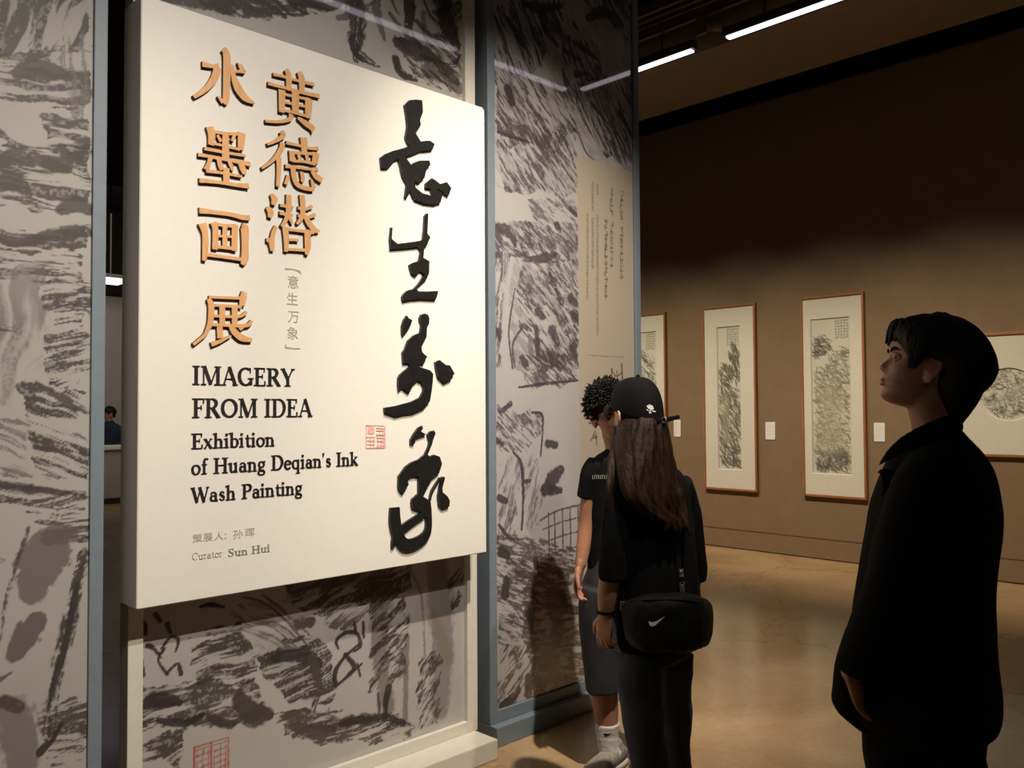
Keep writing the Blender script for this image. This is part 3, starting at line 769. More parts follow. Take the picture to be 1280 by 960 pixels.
wooden('wooden_character', 235, 50, [   # shui
    [(470, 120, 60), (515, 200, 75), (515, 500, 75), (508, 780, 70), (480, 850, 30)], [(395, 750, 16), (470, 830, 60)],
    [(190, 320, 75), (330, 350, 50), (410, 345, 70)], [(395, 360, 80), (355, 500, 75), (260, 630, 60), (150, 715, 50), (75, 760, 40)],
    [(585, 330, 35), (605, 480, 55), (665, 640, 95), (760, 770, 90), (890, 845, 16)], [(600, 425, 30), (690, 420, 40), (755, 425, 60)]],
    [[(655, 305), (715, 325), (775, 425), (720, 440), (680, 380)]])
wooden('wooden_character', 235, 150, [  # mo
    [(290, 90, 80), (315, 200, 75), (305, 335, 55)], [(320, 150, 45), (500, 180, 40), (715, 190, 45)], [(715, 170, 75), (710, 280, 75), (700, 400, 55)],
    [(500, 180, 65), (500, 520, 75)], [(390, 200, 28), (440, 290, 38)], [(620, 195, 34), (585, 285, 32)], [(320, 310, 35), (480, 345, 35), (690, 395, 38)],
    [(215, 380, 45), (470, 430, 40), (770, 480, 35)], [(135, 460, 48), (300, 490, 40), (600, 545, 45), (835, 592, 70)],
    [(300, 500, 45), (275, 590, 45), (240, 665, 55)], [(405, 510, 45), (430, 600, 55), (455, 665, 50)], [(545, 540, 36), (570, 600, 45), (595, 670, 34)], [(690, 570, 45), (730, 650, 70), (755, 720, 45)],
    [(240, 678, 45), (450, 705, 40), (720, 755, 36)], [(510, 640, 65), (510, 840, 65)], [(150, 805, 60), (400, 830, 45), (650, 868, 50), (810, 880, 80)]])
wooden('wooden_character', 235, 250, [  # hua
    [(150, 140, 80), (300, 157, 58), (550, 190, 55), (730, 232, 70), (825, 235, 70)], [(190, 310, 90), (228, 450, 62), (230, 650, 62), (215, 810, 40)],
    [(335, 300, 66), (365, 400, 62), (358, 660, 58)], [(350, 315, 44), (480, 340, 42), (640, 345, 50)], [(625, 330, 66), (620, 450, 60), (615, 680, 56)],
    [(490, 345, 50), (490, 640, 50)], [(365, 478, 34), (620, 492, 36)], [(360, 620, 42), (620, 648, 48)], [(230, 722, 55), (450, 755, 42), (740, 795, 50)],
    [(720, 335, 50), (755, 380, 85), (760, 600, 70), (755, 780, 80), (720, 860, 36)]])
wooden('wooden_character', 235, 355, [  # zhan
    [(280, 172, 36), (500, 182, 36), (700, 188, 42)], [(750, 105, 50), (732, 190, 72), (720, 290, 56)], [(320, 283, 36), (500, 292, 36), (715, 305, 45)],
    [(268, 200, 40), (308, 280, 62), (298, 500, 58), (262, 600, 45), (220, 680, 35), (140, 750, 35), (70, 808, 34)], [(455, 290, 60), (455, 550, 58)], [(620, 295, 60), (620, 555, 58)],
    [(305, 422, 36), (500, 434, 36), (690, 430, 42), (785, 375, 30)], [(285, 540, 40), (500, 550, 40), (690, 558, 48), (800, 545, 52), (850, 492, 36)],
    [(420, 550, 56), (430, 725, 62)], [(310, 808, 56), (430, 762, 45), (575, 690, 16)], [(570, 560, 50), (620, 640, 75), (720, 720, 85), (855, 748, 44)], [(735, 565, 40), (685, 605, 44)]])
wooden('wooden_character', 325, 80, [   # huang
    [(175, 135, 40), (320, 170, 36), (500, 222, 36), (725, 275, 50)], [(345, 75, 45), (382, 150, 64), (382, 340, 56)], [(520, 105, 54), (555, 200, 70), (555, 385, 56)],
    [(105, 258, 45), (300, 310, 40), (550, 378, 45), (795, 430, 60)], [(290, 345, 72), (290, 500, 66), (285, 645, 54)], [(300, 400, 34), (480, 440, 34), (660, 475, 42)],
    [(470, 350, 80), (470, 640, 74)], [(650, 460, 84), (642, 600, 74), (640, 725, 56)], [(305, 505, 34), (630, 572, 34)], [(305, 615, 36), (470, 650, 40), (640, 700, 42)],
    [(415, 670, 60), (395, 735, 50), (250, 770, 40), (70, 760, 34)], [(500, 715, 26), (600, 785, 74), (715, 865, 74)]], [[(640, 800), (735, 850), (695, 930)]])
wooden('wooden_character', 320, 155, [  # de
    [(340, 100, 60), (362, 150, 56), (285, 215, 42), (150, 272, 30)], [(350, 250, 55), (340, 325, 55), (270, 430, 45), (180, 520, 34), (75, 592, 28)], [(300, 440, 58), (305, 600, 50), (290, 835, 38)],
    [(400, 248, 45), (580, 290, 36), (720, 325, 36), (830, 325, 56)], [(630, 180, 74), (640, 260, 74), (640, 390, 56)], [(475, 360, 60), (482, 500, 56)], [(470, 378, 40), (640, 392, 40), (820, 398, 40)],
    [(800, 385, 74), (780, 530, 64)], [(562, 390, 38), (590, 490, 38)], [(668, 395, 38), (690, 495, 38)], [(480, 492, 36), (640, 502, 36), (790, 535, 45)], [(390, 562, 50), (550, 580, 36), (720, 602, 36), (825, 605, 56)],
    [(430, 690, 36), (395, 805, 38)], [(490, 580, 56), (510, 720, 58), (560, 815, 60), (690, 865, 54), (770, 868, 50)], [(770, 850, 56), (735, 735, 22)], [(600, 635, 32), (622, 720, 46), (610, 775, 28)], [(740, 620, 38), (800, 700, 72), (880, 755, 66)]])
wooden('wooden_character', 325, 235, [  # qian
    [(150, 85, 36), (190, 150, 74), (170, 225, 36)], [(90, 260, 36), (140, 320, 74), (125, 395, 36)], [(85, 690, 40), (145, 715, 70), (165, 840, 40)], [(160, 780, 56), (170, 620, 46), (215, 510, 36)],
    [(265, 230, 40), (380, 248, 40), (445, 255, 30)], [(260, 330, 45), (400, 365, 40), (435, 355, 30)], [(380, 90, 56), (380, 240, 58), (370, 350, 54), (330, 450, 38), (285, 515, 34)], [(385, 380, 45), (430, 475, 30)],
    [(505, 265, 40), (610, 280, 40), (700, 245, 40)], [(505, 368, 40), (640, 388, 40), (740, 355, 50)], [(560, 95, 58), (572, 280, 58), (550, 400, 45), (490, 480, 24)], [(600, 370, 50), (660, 480, 70), (730, 560, 72), (795, 575, 26)],
    [(335, 520, 66), (350, 700, 58), (345, 850, 36)], [(330, 548, 42), (480, 566, 36), (630, 582, 50)], [(630, 565, 70), (635, 780, 66), (618, 890, 32)], [(375, 688, 36), (515, 695, 36)], [(355, 818, 36), (500, 824, 36), (630, 832, 48)], [(630, 585, 70), (720, 595, 36)]])

def brush(name, ox, oy, k, polys, strokes=()):
    r = Relief(.012)
    for pg in polys: r.poly([bpl(ox+x/k, oy+y/k) for x, y in pg])
    for st in strokes:
        sc_ = pxm(ox+st[0][0]/k, oy+st[0][1]/k)/k
        r.ribbon([bpl(ox+x/k, oy+y/k) for x, y, w_ in st], [w_*sc_*1.25 for x, y, w_ in st])
    return r.done(name, M['black'])
brush('brush_character', 465, 115, 6.4, [
    [(262, 105), (300, 65), (350, 60), (400, 65), (405, 100), (408, 160), (385, 225), (392, 262), (370, 300), (345, 318), (390, 395), (430, 390), (465, 390), (502, 415), (485, 462), (440, 470), (390, 472), (320, 502), (240, 525), (180, 548), (160, 575), (130, 608), (100, 612), (78, 605), (70, 525), (110, 495), (170, 470), (240, 452), (305, 430), (285, 400), (270, 360), (278, 310), (285, 270), (275, 170)],
    [(205, 520), (265, 515), (312, 580), (330, 640), (340, 700), (350, 765), (405, 810), (490, 832), (560, 835), (550, 885), (500, 902), (420, 892), (345, 862), (308, 790), (295, 820), (280, 848), (266, 840), (280, 730), (250, 680), (238, 640), (225, 570)],
    [(300, 590), (340, 565), (380, 548), (460, 548), (468, 585), (450, 600), (430, 640), (425, 670), (418, 690), (400, 705), (375, 730), (335, 700), (300, 640)],
    [(430, 765), (432, 730), (480, 690), (500, 700), (545, 735), (600, 720), (635, 770), (612, 832), (585, 815), (560, 790), (510, 772), (575, 822), (545, 850), (490, 832), (470, 775)]])
brush('brush_character', 465, 260, 7.383, [
    [(178, 180), (190, 180), (183, 285), (235, 330), (300, 322), (400, 310), (470, 295), (482, 200), (488, 75), (505, 50), (520, 52), (512, 235), (540, 270), (525, 300), (512, 340), (485, 360), (480, 400), (475, 460), (530, 490), (528, 600), (505, 655), (450, 705), (408, 745), (430, 768), (500, 770), (612, 765), (605, 800), (590, 845), (450, 838), (360, 845), (290, 858), (280, 820), (300, 790), (330, 762), (390, 745), (440, 690), (485, 615), (465, 590), (445, 580), (425, 605), (405, 628), (370, 600), (348, 525), (380, 505), (435, 488), (450, 420), (450, 385), (430, 358), (300, 372), (175, 380), (168, 290)]])
brush('brush_character', 465, 385, 6.617, [
    [(250, 150), (265, 100), (290, 62), (305, 85), (335, 100), (318, 150), (300, 180), (262, 228), (250, 200)],
    [(395, 85), (410, 55), (440, 45), (465, 58), (475, 85), (472, 130), (455, 165), (452, 240), (430, 280), (410, 322), (415, 362), (435, 385), (460, 402), (445, 420), (430, 465), (410, 462), (380, 465), (400, 490), (480, 515), (507, 545), (503, 610), (495, 680), (480, 770), (430, 830), (340, 870), (260, 880), (200, 895), (110, 865), (105, 825), (200, 810), (330, 775), (400, 740), (425, 690), (432, 650), (410, 612), (380, 598), (345, 630), (325, 670), (310, 700), (285, 685), (255, 660), (225, 685), (218, 640), (220, 580), (235, 550), (270, 520), (320, 480), (305, 455), (262, 455), (255, 370), (275, 340), (300, 270), (350, 225), (400, 205), (412, 140)],
    [(525, 450), (560, 430), (610, 470), (645, 475), (665, 510), (685, 545), (665, 560), (660, 590), (630, 605), (600, 620), (550, 570), (535, 510)]])
brush('brush_character', 465, 525, 5.65, [
    [(275, 140), (300, 95), (330, 55), (355, 40), (360, 62), (345, 80), (365, 92), (385, 102), (345, 115), (310, 130), (302, 170), (275, 165)],
    [(395, 105), (415, 80), (440, 75), (450, 95), (435, 130), (425, 170), (410, 205), (393, 245), (410, 258), (440, 245), (480, 260), (495, 310), (475, 375), (430, 410), (390, 480), (362, 540), (415, 575), (420, 640), (380, 690), (360, 655), (320, 635), (290, 625), (280, 590), (285, 560), (330, 520), (330, 400), (300, 395), (270, 405), (250, 430), (260, 455), (240, 490), (220, 520), (200, 500), (188, 470), (190, 400), (240, 330), (280, 300), (330, 280), (375, 245), (400, 190), (410, 150)],
    [(500, 400), (517, 405), (498, 480), (500, 510), (535, 540), (550, 570), (546, 612), (500, 625), (475, 600), (468, 540), (480, 470)]],
    [[(400, 620, 40), (402, 760, 42), (372, 830, 58), (300, 876, 66), (235, 880, 70), (190, 820, 62), (166, 720, 74), (164, 618, 60)], [(365, 670, 36), (280, 725, 42), (200, 790, 50), (165, 850, 40), (148, 900, 12)],
     [(485, 410, 10), (430, 500, 12), (412, 570, 9)]])

# ---- lettering: a small serif alphabet, cap height 1
T_, t_, s_ = .17, .065, .05
def G_stem(x, y0, y1, w_=T_, sb=1, stp=1, sl=.1):
    out = [('r', [(x, y0), (x, y1)], [w_, w_])]
    if sb: out.append(('r', [(x-w_/2-sl, y0+s_/2), (x+w_/2+sl, y0+s_/2)], [s_, s_]))
    if stp == 1: out.append(('r', [(x-w_/2-sl, y1-s_/2), (x+w_/2+sl, y1-s_/2)], [s_, s_]))
    if stp == 2: out.append(('r', [(x-w_/2-sl*1.2, y1-.07), (x+w_/2, y1-.01)], [s_*1.2, s_]))
    return out
def G_arc(cx, cy, rx, ry, a0, a1, Tk=T_, tk=t_, n=18):
    P = []; W = []
    for i in range(n+1):
        a = math.radians(a0+(a1-a0)*i/n)
        P.append((cx+rx*math.cos(a), cy+ry*math.sin(a))); W.append(tk+(Tk-tk)*abs(math.cos(a))**1.3)
    return [('l', P, W)]
def G_line(x0, y0, x1, y1, w0, w1=None): return [('r', [(x0, y0), (x1, y1)], [w0, w1 or w0])]
def G_serif(x, y, h=.13): return G_line(x-h, y, x+h, y, s_)
XH = .64
def glyph(ch):
    g = []
    if ch == 'I': return G_stem(.22, 0, 1), .44
    if ch == 'M': return G_stem(.17, 0, 1, t_)+G_stem(.93, 0, 1, T_)+G_line(.2, 1, .55, .02, T_)+G_line(.55, .02, .9, 1, t_), 1.13
    if ch == 'A': return G_line(.42, 1, .12, 0, t_)+G_line(.42, 1, .76, 0, T_)+G_line(.22, .34, .64, .34, s_)+G_serif(.12, s_/2)+G_serif(.76, s_/2, .15), .88
    if ch == 'G': return G_arc(.46, .5, .36, .46, 55, 310)+G_stem(.76, .04, .42, T_*.9, 0, 1, .09)+G_line(.72, .98, .72, .7, s_, t_), .92
    if ch == 'C': return G_arc(.46, .5, .36, .46, 50, 310)+G_line(.71, .98, .71, .7, s_, t_), .84
    if ch == 'E': return G_stem(.2, 0, 1)+G_line(.2, .975, .62, .975, s_)+G_line(.2, .52, .5, .52, s_)+G_line(.2, .025, .66, .025, s_)+G_line(.61, 1, .61, .76, t_)+G_line(.65, 0, .65, .26, t_)+G_line(.5, .4, .5, .64, s_), .74
    if ch == 'F': return G_stem(.2, 0, 1)+G_line(.2, .975, .6, .975, s_)+G_line(.2, .52, .48, .52, s_)+G_line(.6, 1, .6, .74, t_)+G_line(.48, .4, .48, .64, s_), .66
    if ch in 'RP':
        g = G_stem(.2, 0, 1)+G_line(.2, .975, .42, .975, s_)+G_arc(.4, .74, .22, .235, -90, 90)+G_line(.2, .5, .42, .5, s_)
        if ch == 'R': return g+G_line(.42, .5, .74, .02, T_)+G_line(.68, .025, .86, .025, s_), .86
        return g, .7
    if ch == 'Y': return G_stem(.42, 0, .45, T_, 1, 0)+G_line(.12, 1, .42, .42, T_)+G_line(.74, 1, .44, .42, t_)+G_serif(.12, .975)+G_serif(.74, .975, .11), .84
    if ch == 'O': return G_arc(.48, .5, .38, .46, 0, 360), .96
    if ch == 'D': return G_stem(.2, 0, 1)+G_line(.2, .975, .42, .975, s_)+G_line(.2, .025, .42, .025, s_)+G_arc(.42, .5, .36, .475, -90, 90), .9
    if ch == 'H': return G_stem(.2, 0, 1)+G_stem(.74, 0, 1)+G_line(.2, .52, .74, .52, s_), .94
    if ch == 'W': return G_line(.1, 1, .36, 0, T_)+G_line(.36, 0, .58, .95, t_)+G_line(.52, 1, .8, 0, T_)+G_line(.8, 0, 1.04, 1, t_)+G_serif(.1, .975)+G_serif(.54, .975, .1)+G_serif(1.04, .975, .1), 1.12
    if ch == 'S': return [('l', [(.58, .78), (.5, .93), (.34, .96), (.18, .86), (.2, .68), (.36, .54), (.54, .4), (.6, .22), (.46, .06), (.28, .04), (.14, .2)], [t_, t_, t_, .12, T_, T_, T_, .13, t_, t_, t_])]+G_line(.58, .98, .58, .72, s_)+G_line(.13, .0, .13, .28, s_), .72
    if ch == 'a': return [('l', [(.12, .48), (.2, .6), (.34, .6), (.42, .48), (.42, .15), (.47, .03), (.56, .06)], [.1, t_, t_, T_*.8, T_*.8, .1, t_])]+G_arc(.27, .2, .16, .17, 20, 340, T_*.8), .58
    if ch == 'b': return G_stem(.14, .02, 1, T_*.85, 0, 2)+G_arc(.32, .31, .2, .29, -130, 130, T_*.85), .62
    if ch == 'e': return G_arc(.3, .31, .21, .29, 10, 320, T_*.85)+G_line(.12, .36, .5, .36, s_), .56
    if ch == 'f': return G_stem(.2, 0, .8, T_*.85, 1, 0)+[('l', [(.2, .78), (.24, .96), (.36, 1.0), (.44, .93)], [T_*.85, .1, t_, .11])]+G_line(.06, .61, .38, .61, s_), .42
    if ch == 'g': return G_arc(.28, .43, .17, .19, 0, 360, T_*.75)+G_arc(.28, -.12, .22, .14, 0, 360, T_*.6)+[('l', [(.18, .26), (.12, .14), (.24, .06), (.44, .02)], [t_, .1, .1, .1])]+G_line(.38, .58, .54, .62, .08), .58
    if ch == 'h': return G_stem(.16, 0, 1, T_*.85, 1, 2, .08)+G_stem(.5, 0, .4, T_*.85, 1, 0, .08)+[('l', [(.2, .46), (.33, .6), (.46, .56), (.5, .38)], [t_, t_, .11, T_*.85])], .68
    if ch == 'n': return G_stem(.16, 0, XH, T_*.85, 1, 2, .08)+G_stem(.5, 0, .4, T_*.85, 1, 0, .08)+[('l', [(.2, .46), (.33, .6), (.46, .56), (.5, .38)], [t_, t_, .11, T_*.85])], .68
    if ch == 'i': return G_stem(.16, 0, XH, T_*.85, 1, 2, .08)+[('r', [(.16, .8), (.16, .95)], [.15, .15])], .34
    if ch == 'k': return G_stem(.16, 0, 1, T_*.85, 1, 2, .08)+G_line(.2, .26, .5, .6, t_)+G_line(.28, .36, .54, .02, T_*.85)+G_serif(.5, .615, .1)+G_serif(.56, .025, .1), .66
    if ch == 'o': return G_arc(.3, .31, .22, .29, 0, 360, T_*.85), .6
    if ch == 'q': return G_arc(.3, .31, .2, .29, 50, 310, T_*.85)+G_stem(.48, -.32, XH, T_*.85, 1, 0, .08), .66
    if ch == 'r': return G_stem(.16, 0, XH, T_*.85, 1, 2, .08)+[('l', [(.2, .44), (.3, .6), (.42, .56)], [t_, .09, .14])], .46
    if ch == 's': return [('l', [(.38, .48), (.3, .6), (.17, .57), (.13, .44), (.26, .33), (.38, .22), (.36, .07), (.22, .03), (.1, .13)], [t_, t_, .1, .13, .14, .13, .1, t_, t_])], .48
    if ch == 't': return [('l', [(.2, .82), (.2, .3), (.22, .08), (.32, .03), (.4, .1)], [.08, T_*.85, T_*.85, .1, t_])]+G_line(.06, .61, .38, .61, s_), .42
    if ch == 'u': return G_stem(.16, .2, XH, T_*.85, 0, 2, .08)+G_stem(.5, 0, XH, T_*.85, 1, 2, .06)+[('l', [(.16, .26), (.2, .07), (.32, .03), (.46, .16)], [T_*.85, .11, t_, t_])], .68
    if ch == 'x': return G_line(.1, .62, .46, .02, T_*.85)+G_line(.46, .62, .1, .02, t_)+G_serif(.1, .615, .09)+G_serif(.46, .615, .08)+G_serif(.1, .025, .08)+G_serif(.46, .025, .1), .58
    if ch == "'": return [('r', [(.12, 1.0), (.09, .72)], [.15, .05])], .26
    return [], .36
def lettering(text, x0px, ybase, x1px, ybase1, ytop, m_, t=.004, label=None, bold=1.0):
    a = bpl(x0px, ybase); b_ = bpl(x1px, ybase1); top = bpl(x0px, ytop)
    hgt = top[1]-a[1]; Wd = b_[0]-a[0]; z0 = (a[1]+b_[1])/2
    adv = sum(glyph(c)[1] for c in text); sx = Wd/adv
    r = Relief(t); x = 0
    for c in text:
        if c == ' ':
            r.done('lettering', m_, None, label); r = Relief(t)
        g, ad = glyph(c)
        for kd, P, W in g:
            PP = [(a[0]+(x+p[0])*sx, z0+p[1]*hgt) for p in P]
            WW = []
            for i, w_ in enumerate(W):
                q0 = P[max(i-1, 0)]; q1 = P[min(i+1, len(P)-1)]; dx, dy = abs(q1[0]-q0[0])*sx, abs(q1[1]-q0[1])*hgt
                v_ = dy/(math.hypot(dx, dy)+1e-9); WW.append(bold*w_*(sx*v_+hgt*(1-v_)))
            r.ribbon(PP, WW, smooth=False)
        x += ad
    return r.done('lettering', m_, None, label)
lettering('IMAGERY', 241.5, 481.8, 370, 481.6, 458, M['text'], label='bold black serif line reading IMAGERY')
lettering('FROM IDEA', 241.5, 522.9, 392, 519.8, 498.6, M['text'], label='bold black serif line reading FROM IDEA')
lettering('Exhibition', 240.5, 561.5, 345.5, 557, 542.3, M['text'], label='smaller black serif line reading Exhibition')
lettering("of Huang Deqian's Ink", 240.5, 593.5, 449.5, 581.5, 573.8, M['text'], label='small black serif line of the subtitle, middle')
lettering('Wash Painting', 240.5, 627, 380, 619.2, 608, M['text'], label='small black serif line reading Wash Painting')
lettering('Curator', 241.5, 700.5, 280, 696.5, 691.2, M['text_grey'], .002, 'tiny pale grey serif word reading Curator', .6)
lettering('Sun Hui', 286, 696, 339.5, 690.5, 686, M['text_mid'], .002, 'tiny grey serif words after Curator', .9)

def cjk(chars, spots, hpx, m_, label, wf=1.0):
    """small Chinese characters in the built-in font, one after another, set on the board"""
    bmx = bmesh.new()
    for ch, (px, py) in zip(chars, spots):
        cu = bpy.data.curves.new('char', 'FONT'); cu.body = ch; cu.size = 1; cu.align_x = 'CENTER'; cu.align_y = 'CENTER'; cu.extrude = 0; cu.resolution_u = 3
        to = bpy.data.objects.new('char', cu); C.objects.link(to)
        dg = bpy.context.evaluated_depsgraph_get(); dg.update()
        me = bpy.data.meshes.new_from_object(to.evaluated_get(dg))
        p = bpl(px, py); sc_ = hpx*pxm(px, py)
        if len(me.vertices):
            xs = [v.co.x for v in me.vertices]; ys = [v.co.y for v in me.vertices]
            cx, cy = (min(xs)+max(xs))/2, (min(ys)+max(ys))/2
            for v in me.vertices:
                v.co = Vector((p[0]+(v.co.x-cx)*sc_*wf, YB-.0015, p[1]+(v.co.y-cy)*sc_))-TBo
            bmx.from_mesh(me)
        bpy.data.objects.remove(to); bpy.data.curves.remove(cu); bpy.data.meshes.remove(me)
    r_ = bmesh.ops.extrude_face_region(bmx, geom=bmx.faces[:])
    for v in [e for e in r_['geom'] if isinstance(e, bmesh.types.BMVert)]: v.co.y += .002
    o_ = obj('lettering', bmx, m_, TB); o_['label'] = label
    return o_
cjk('意生万象', [(368.5, 352), (367.5, 373), (369, 396), (368, 416)], 17, M['text_grey'], 'small pale grey vertical Chinese subtitle in brackets')
for grp_ in (([(358.5, 335.5, 2.2), (370, 336.5, 1.3), (377.5, 339.5, 2.6)], [(377, 338, .8), (378, 342, 1.6)]), ([(358.5, 433, 2.6), (363, 434.8, 1.8), (377.5, 435.5, 1.2)], [(359, 430.5, 1.8), (359.5, 434, .9)])):
    r = Relief(.0015)
    for st in grp_: r.ribbon([bpl(x, y) for x, y, w_ in st], [w_*pxm(st[0][0], st[0][1]) for x, y, w_ in st])
    r.done('bracket_mark', M['text_grey'], None, 'pale grey bracket of the small vertical subtitle')
cjk('策展人：', [(248.7, 673), (261.8, 671.8), (275.5, 670.3), (283.8, 670.6)], 11.5, M['text_grey'], 'tiny pale grey Chinese word for curator', 1.15)
cjk('孙晖', [(299.5, 668), (314.5, 666)], 12, M['text_grey'], 'tiny grey Chinese name after the curator word', 1.15)

# ---- red seal on the board
def bseal(name):
    r = Relief(.002); ox, oy, k = 450, 520, 19.2
    q = lambda x, y: bpl(ox+x/k, oy+y/k)
    sc_ = pxm(470, 545)/k
    L_ = lambda pts, w_: r.ribbon([q(x, y) for x, y in pts], [w_*sc_]*len(pts), smooth=False)
    r.poly([q(225, 250), q(380, 240), q(380, 425), q(225, 430)])
    for pts, w_ in (([(185, 220), (620, 235)], 16), ([(635, 240), (640, 760)], 22), ([(630, 765), (190, 770)], 22), ([(185, 770), (185, 220)], 14),
                    ([(430, 290), (620, 300)], 18), ([(430, 350), (620, 355)], 18), ([(430, 450), (620, 450)], 40), ([(520, 270), (520, 450)], 18), ([(590, 290), (600, 440)], 26),
                    ([(200, 510), (400, 500)], 20), ([(210, 590), (400, 600)], 34), ([(210, 680), (400, 690)], 20), ([(290, 490), (290, 760)], 22), ([(365, 500), (370, 740)], 22),
                    ([(440, 520), (610, 530)], 20), ([(440, 600), (610, 605)], 20), ([(440, 720), (620, 715)], 50), ([(470, 500), (470, 750)], 24), ([(550, 500), (550, 700)], 20), ([(600, 480), (605, 720)], 26)):
        L_(pts, w_)
    return r.done(name, M['red_pale'], None, 'small red square seal imprint')
bseal('seal')

# ------------------------------------------------------------------ framed paintings on the right wall
rngP = random.Random(5)
PAP = (.56, .54, .46)
def painting_sheet(ya, yb, za, zb, kind):
    """ya is the image-left edge (far), yb the image-right edge"""
    sh = Sheet(ya, yb, za, zb, .005, PAP)
    W = ya-yb; H = zb-za; rg = rngP
    ik = (.10, .092, .075)
    uv = lambda a, c: (ya-W*a, za+H*c)
    if kind == 'peaks':       # tall narrow crags
        sh.dabs([uv(.05, .02), uv(.9, .02), uv(.95, .45), uv(.6, .55), uv(.65, .72), uv(.3, .75), uv(.05, .7)], 420, 55, 18, .10, .016, ink=ik, dry=.4, alpha=.85, rng=rg)
        sh.dabs([uv(.45, .68), uv(.95, .6), uv(.97, .84), uv(.7, .88), uv(.45, .8)], 110, 60, 18, .09, .016, ink=ik, dry=.4, alpha=.85, rng=rg)
        sh.dabs([uv(.7, .3), uv(.97, .3), uv(.97, .55), uv(.7, .6)], 60, 60, 25, .08, .012, ink=(.16, .15, .12), dry=.5, alpha=.7, rng=rg)
        sh.wash([uv(.3, .5), uv(.3, .2)], W*.5, ink=(.36, .34, .27), alpha=.5, soft=.7)
        t0, t1, tz = .4, .95, .93
    elif kind == 'valley':    # wide dense slopes
        sh.dabs([uv(.04, .02), uv(.97, .02), uv(.97, .82), uv(.6, .8), uv(.4, .7), uv(.05, .68)], 720, 35, 30, .10, .014, ink=(.17, .155, .12), dry=.45, alpha=.75, rng=rg)
        sh.dabs([uv(.04, .74), uv(.5, .8), uv(.5, .86), uv(.3, .9), uv(.05, .86)], 110, 40, 30, .08, .014, ink=ik, dry=.45, alpha=.8, rng=rg)
        sh.dabs([uv(.1, .02), uv(.9, .02), uv(.9, .16), uv(.1, .14)], 110, 35, 40, .1, .018, ink=ik, dry=.4, alpha=.7, rng=rg)
        sh.wash([uv(.5, .5), uv(.5, .2)], W*.9, ink=(.4, .37, .28), alpha=.5, soft=.7)
        t0, t1, tz = .62, .98, .93
    else:
        sh.dabs([uv(.05, .02), uv(.95, .02), uv(.95, .8), uv(.5, .86), uv(.05, .9)], 420, 50, 25, .10, .015, ink=ik, dry=.42, alpha=.8, rng=rg)
        sh.stroke([uv(.3, .86), uv(.5, .82), uv(.9, .72)], .012, ink=(.04, .035, .03), dry=.3)
        sh.stroke([uv(.2, .8), uv(.5, .74), uv(.9, .64)], .010, ink=(.06, .05, .04), dry=.4)
        t0, t1, tz = .62, .97, .93
    n = 5
    for i in range(n):                                  # columns of the painted inscription
        for k in range(7):
            a = t0+(t1-t0)*(i+.5)/n; c = tz+.055-.018*k
            p = uv(a, c)
            sh.stroke([(p[0]+.012, p[1]+rg.uniform(-.006, .006)), (p[0]-.012, p[1]+rg.uniform(-.006, .006))], .006, ink=(.12, .11, .09), dry=.1, alpha=.8)
            sh.stroke([(p[0]+rg.uniform(-.006, .006), p[1]+.012), (p[0]+rg.uniform(-.006, .006), p[1]-.012)], .005, ink=(.12, .11, .09), dry=.1, alpha=.8)
    return sh
M['artmat'] = vcol_mat('ink_painting_paper', .85, 0.0, .2, .04)
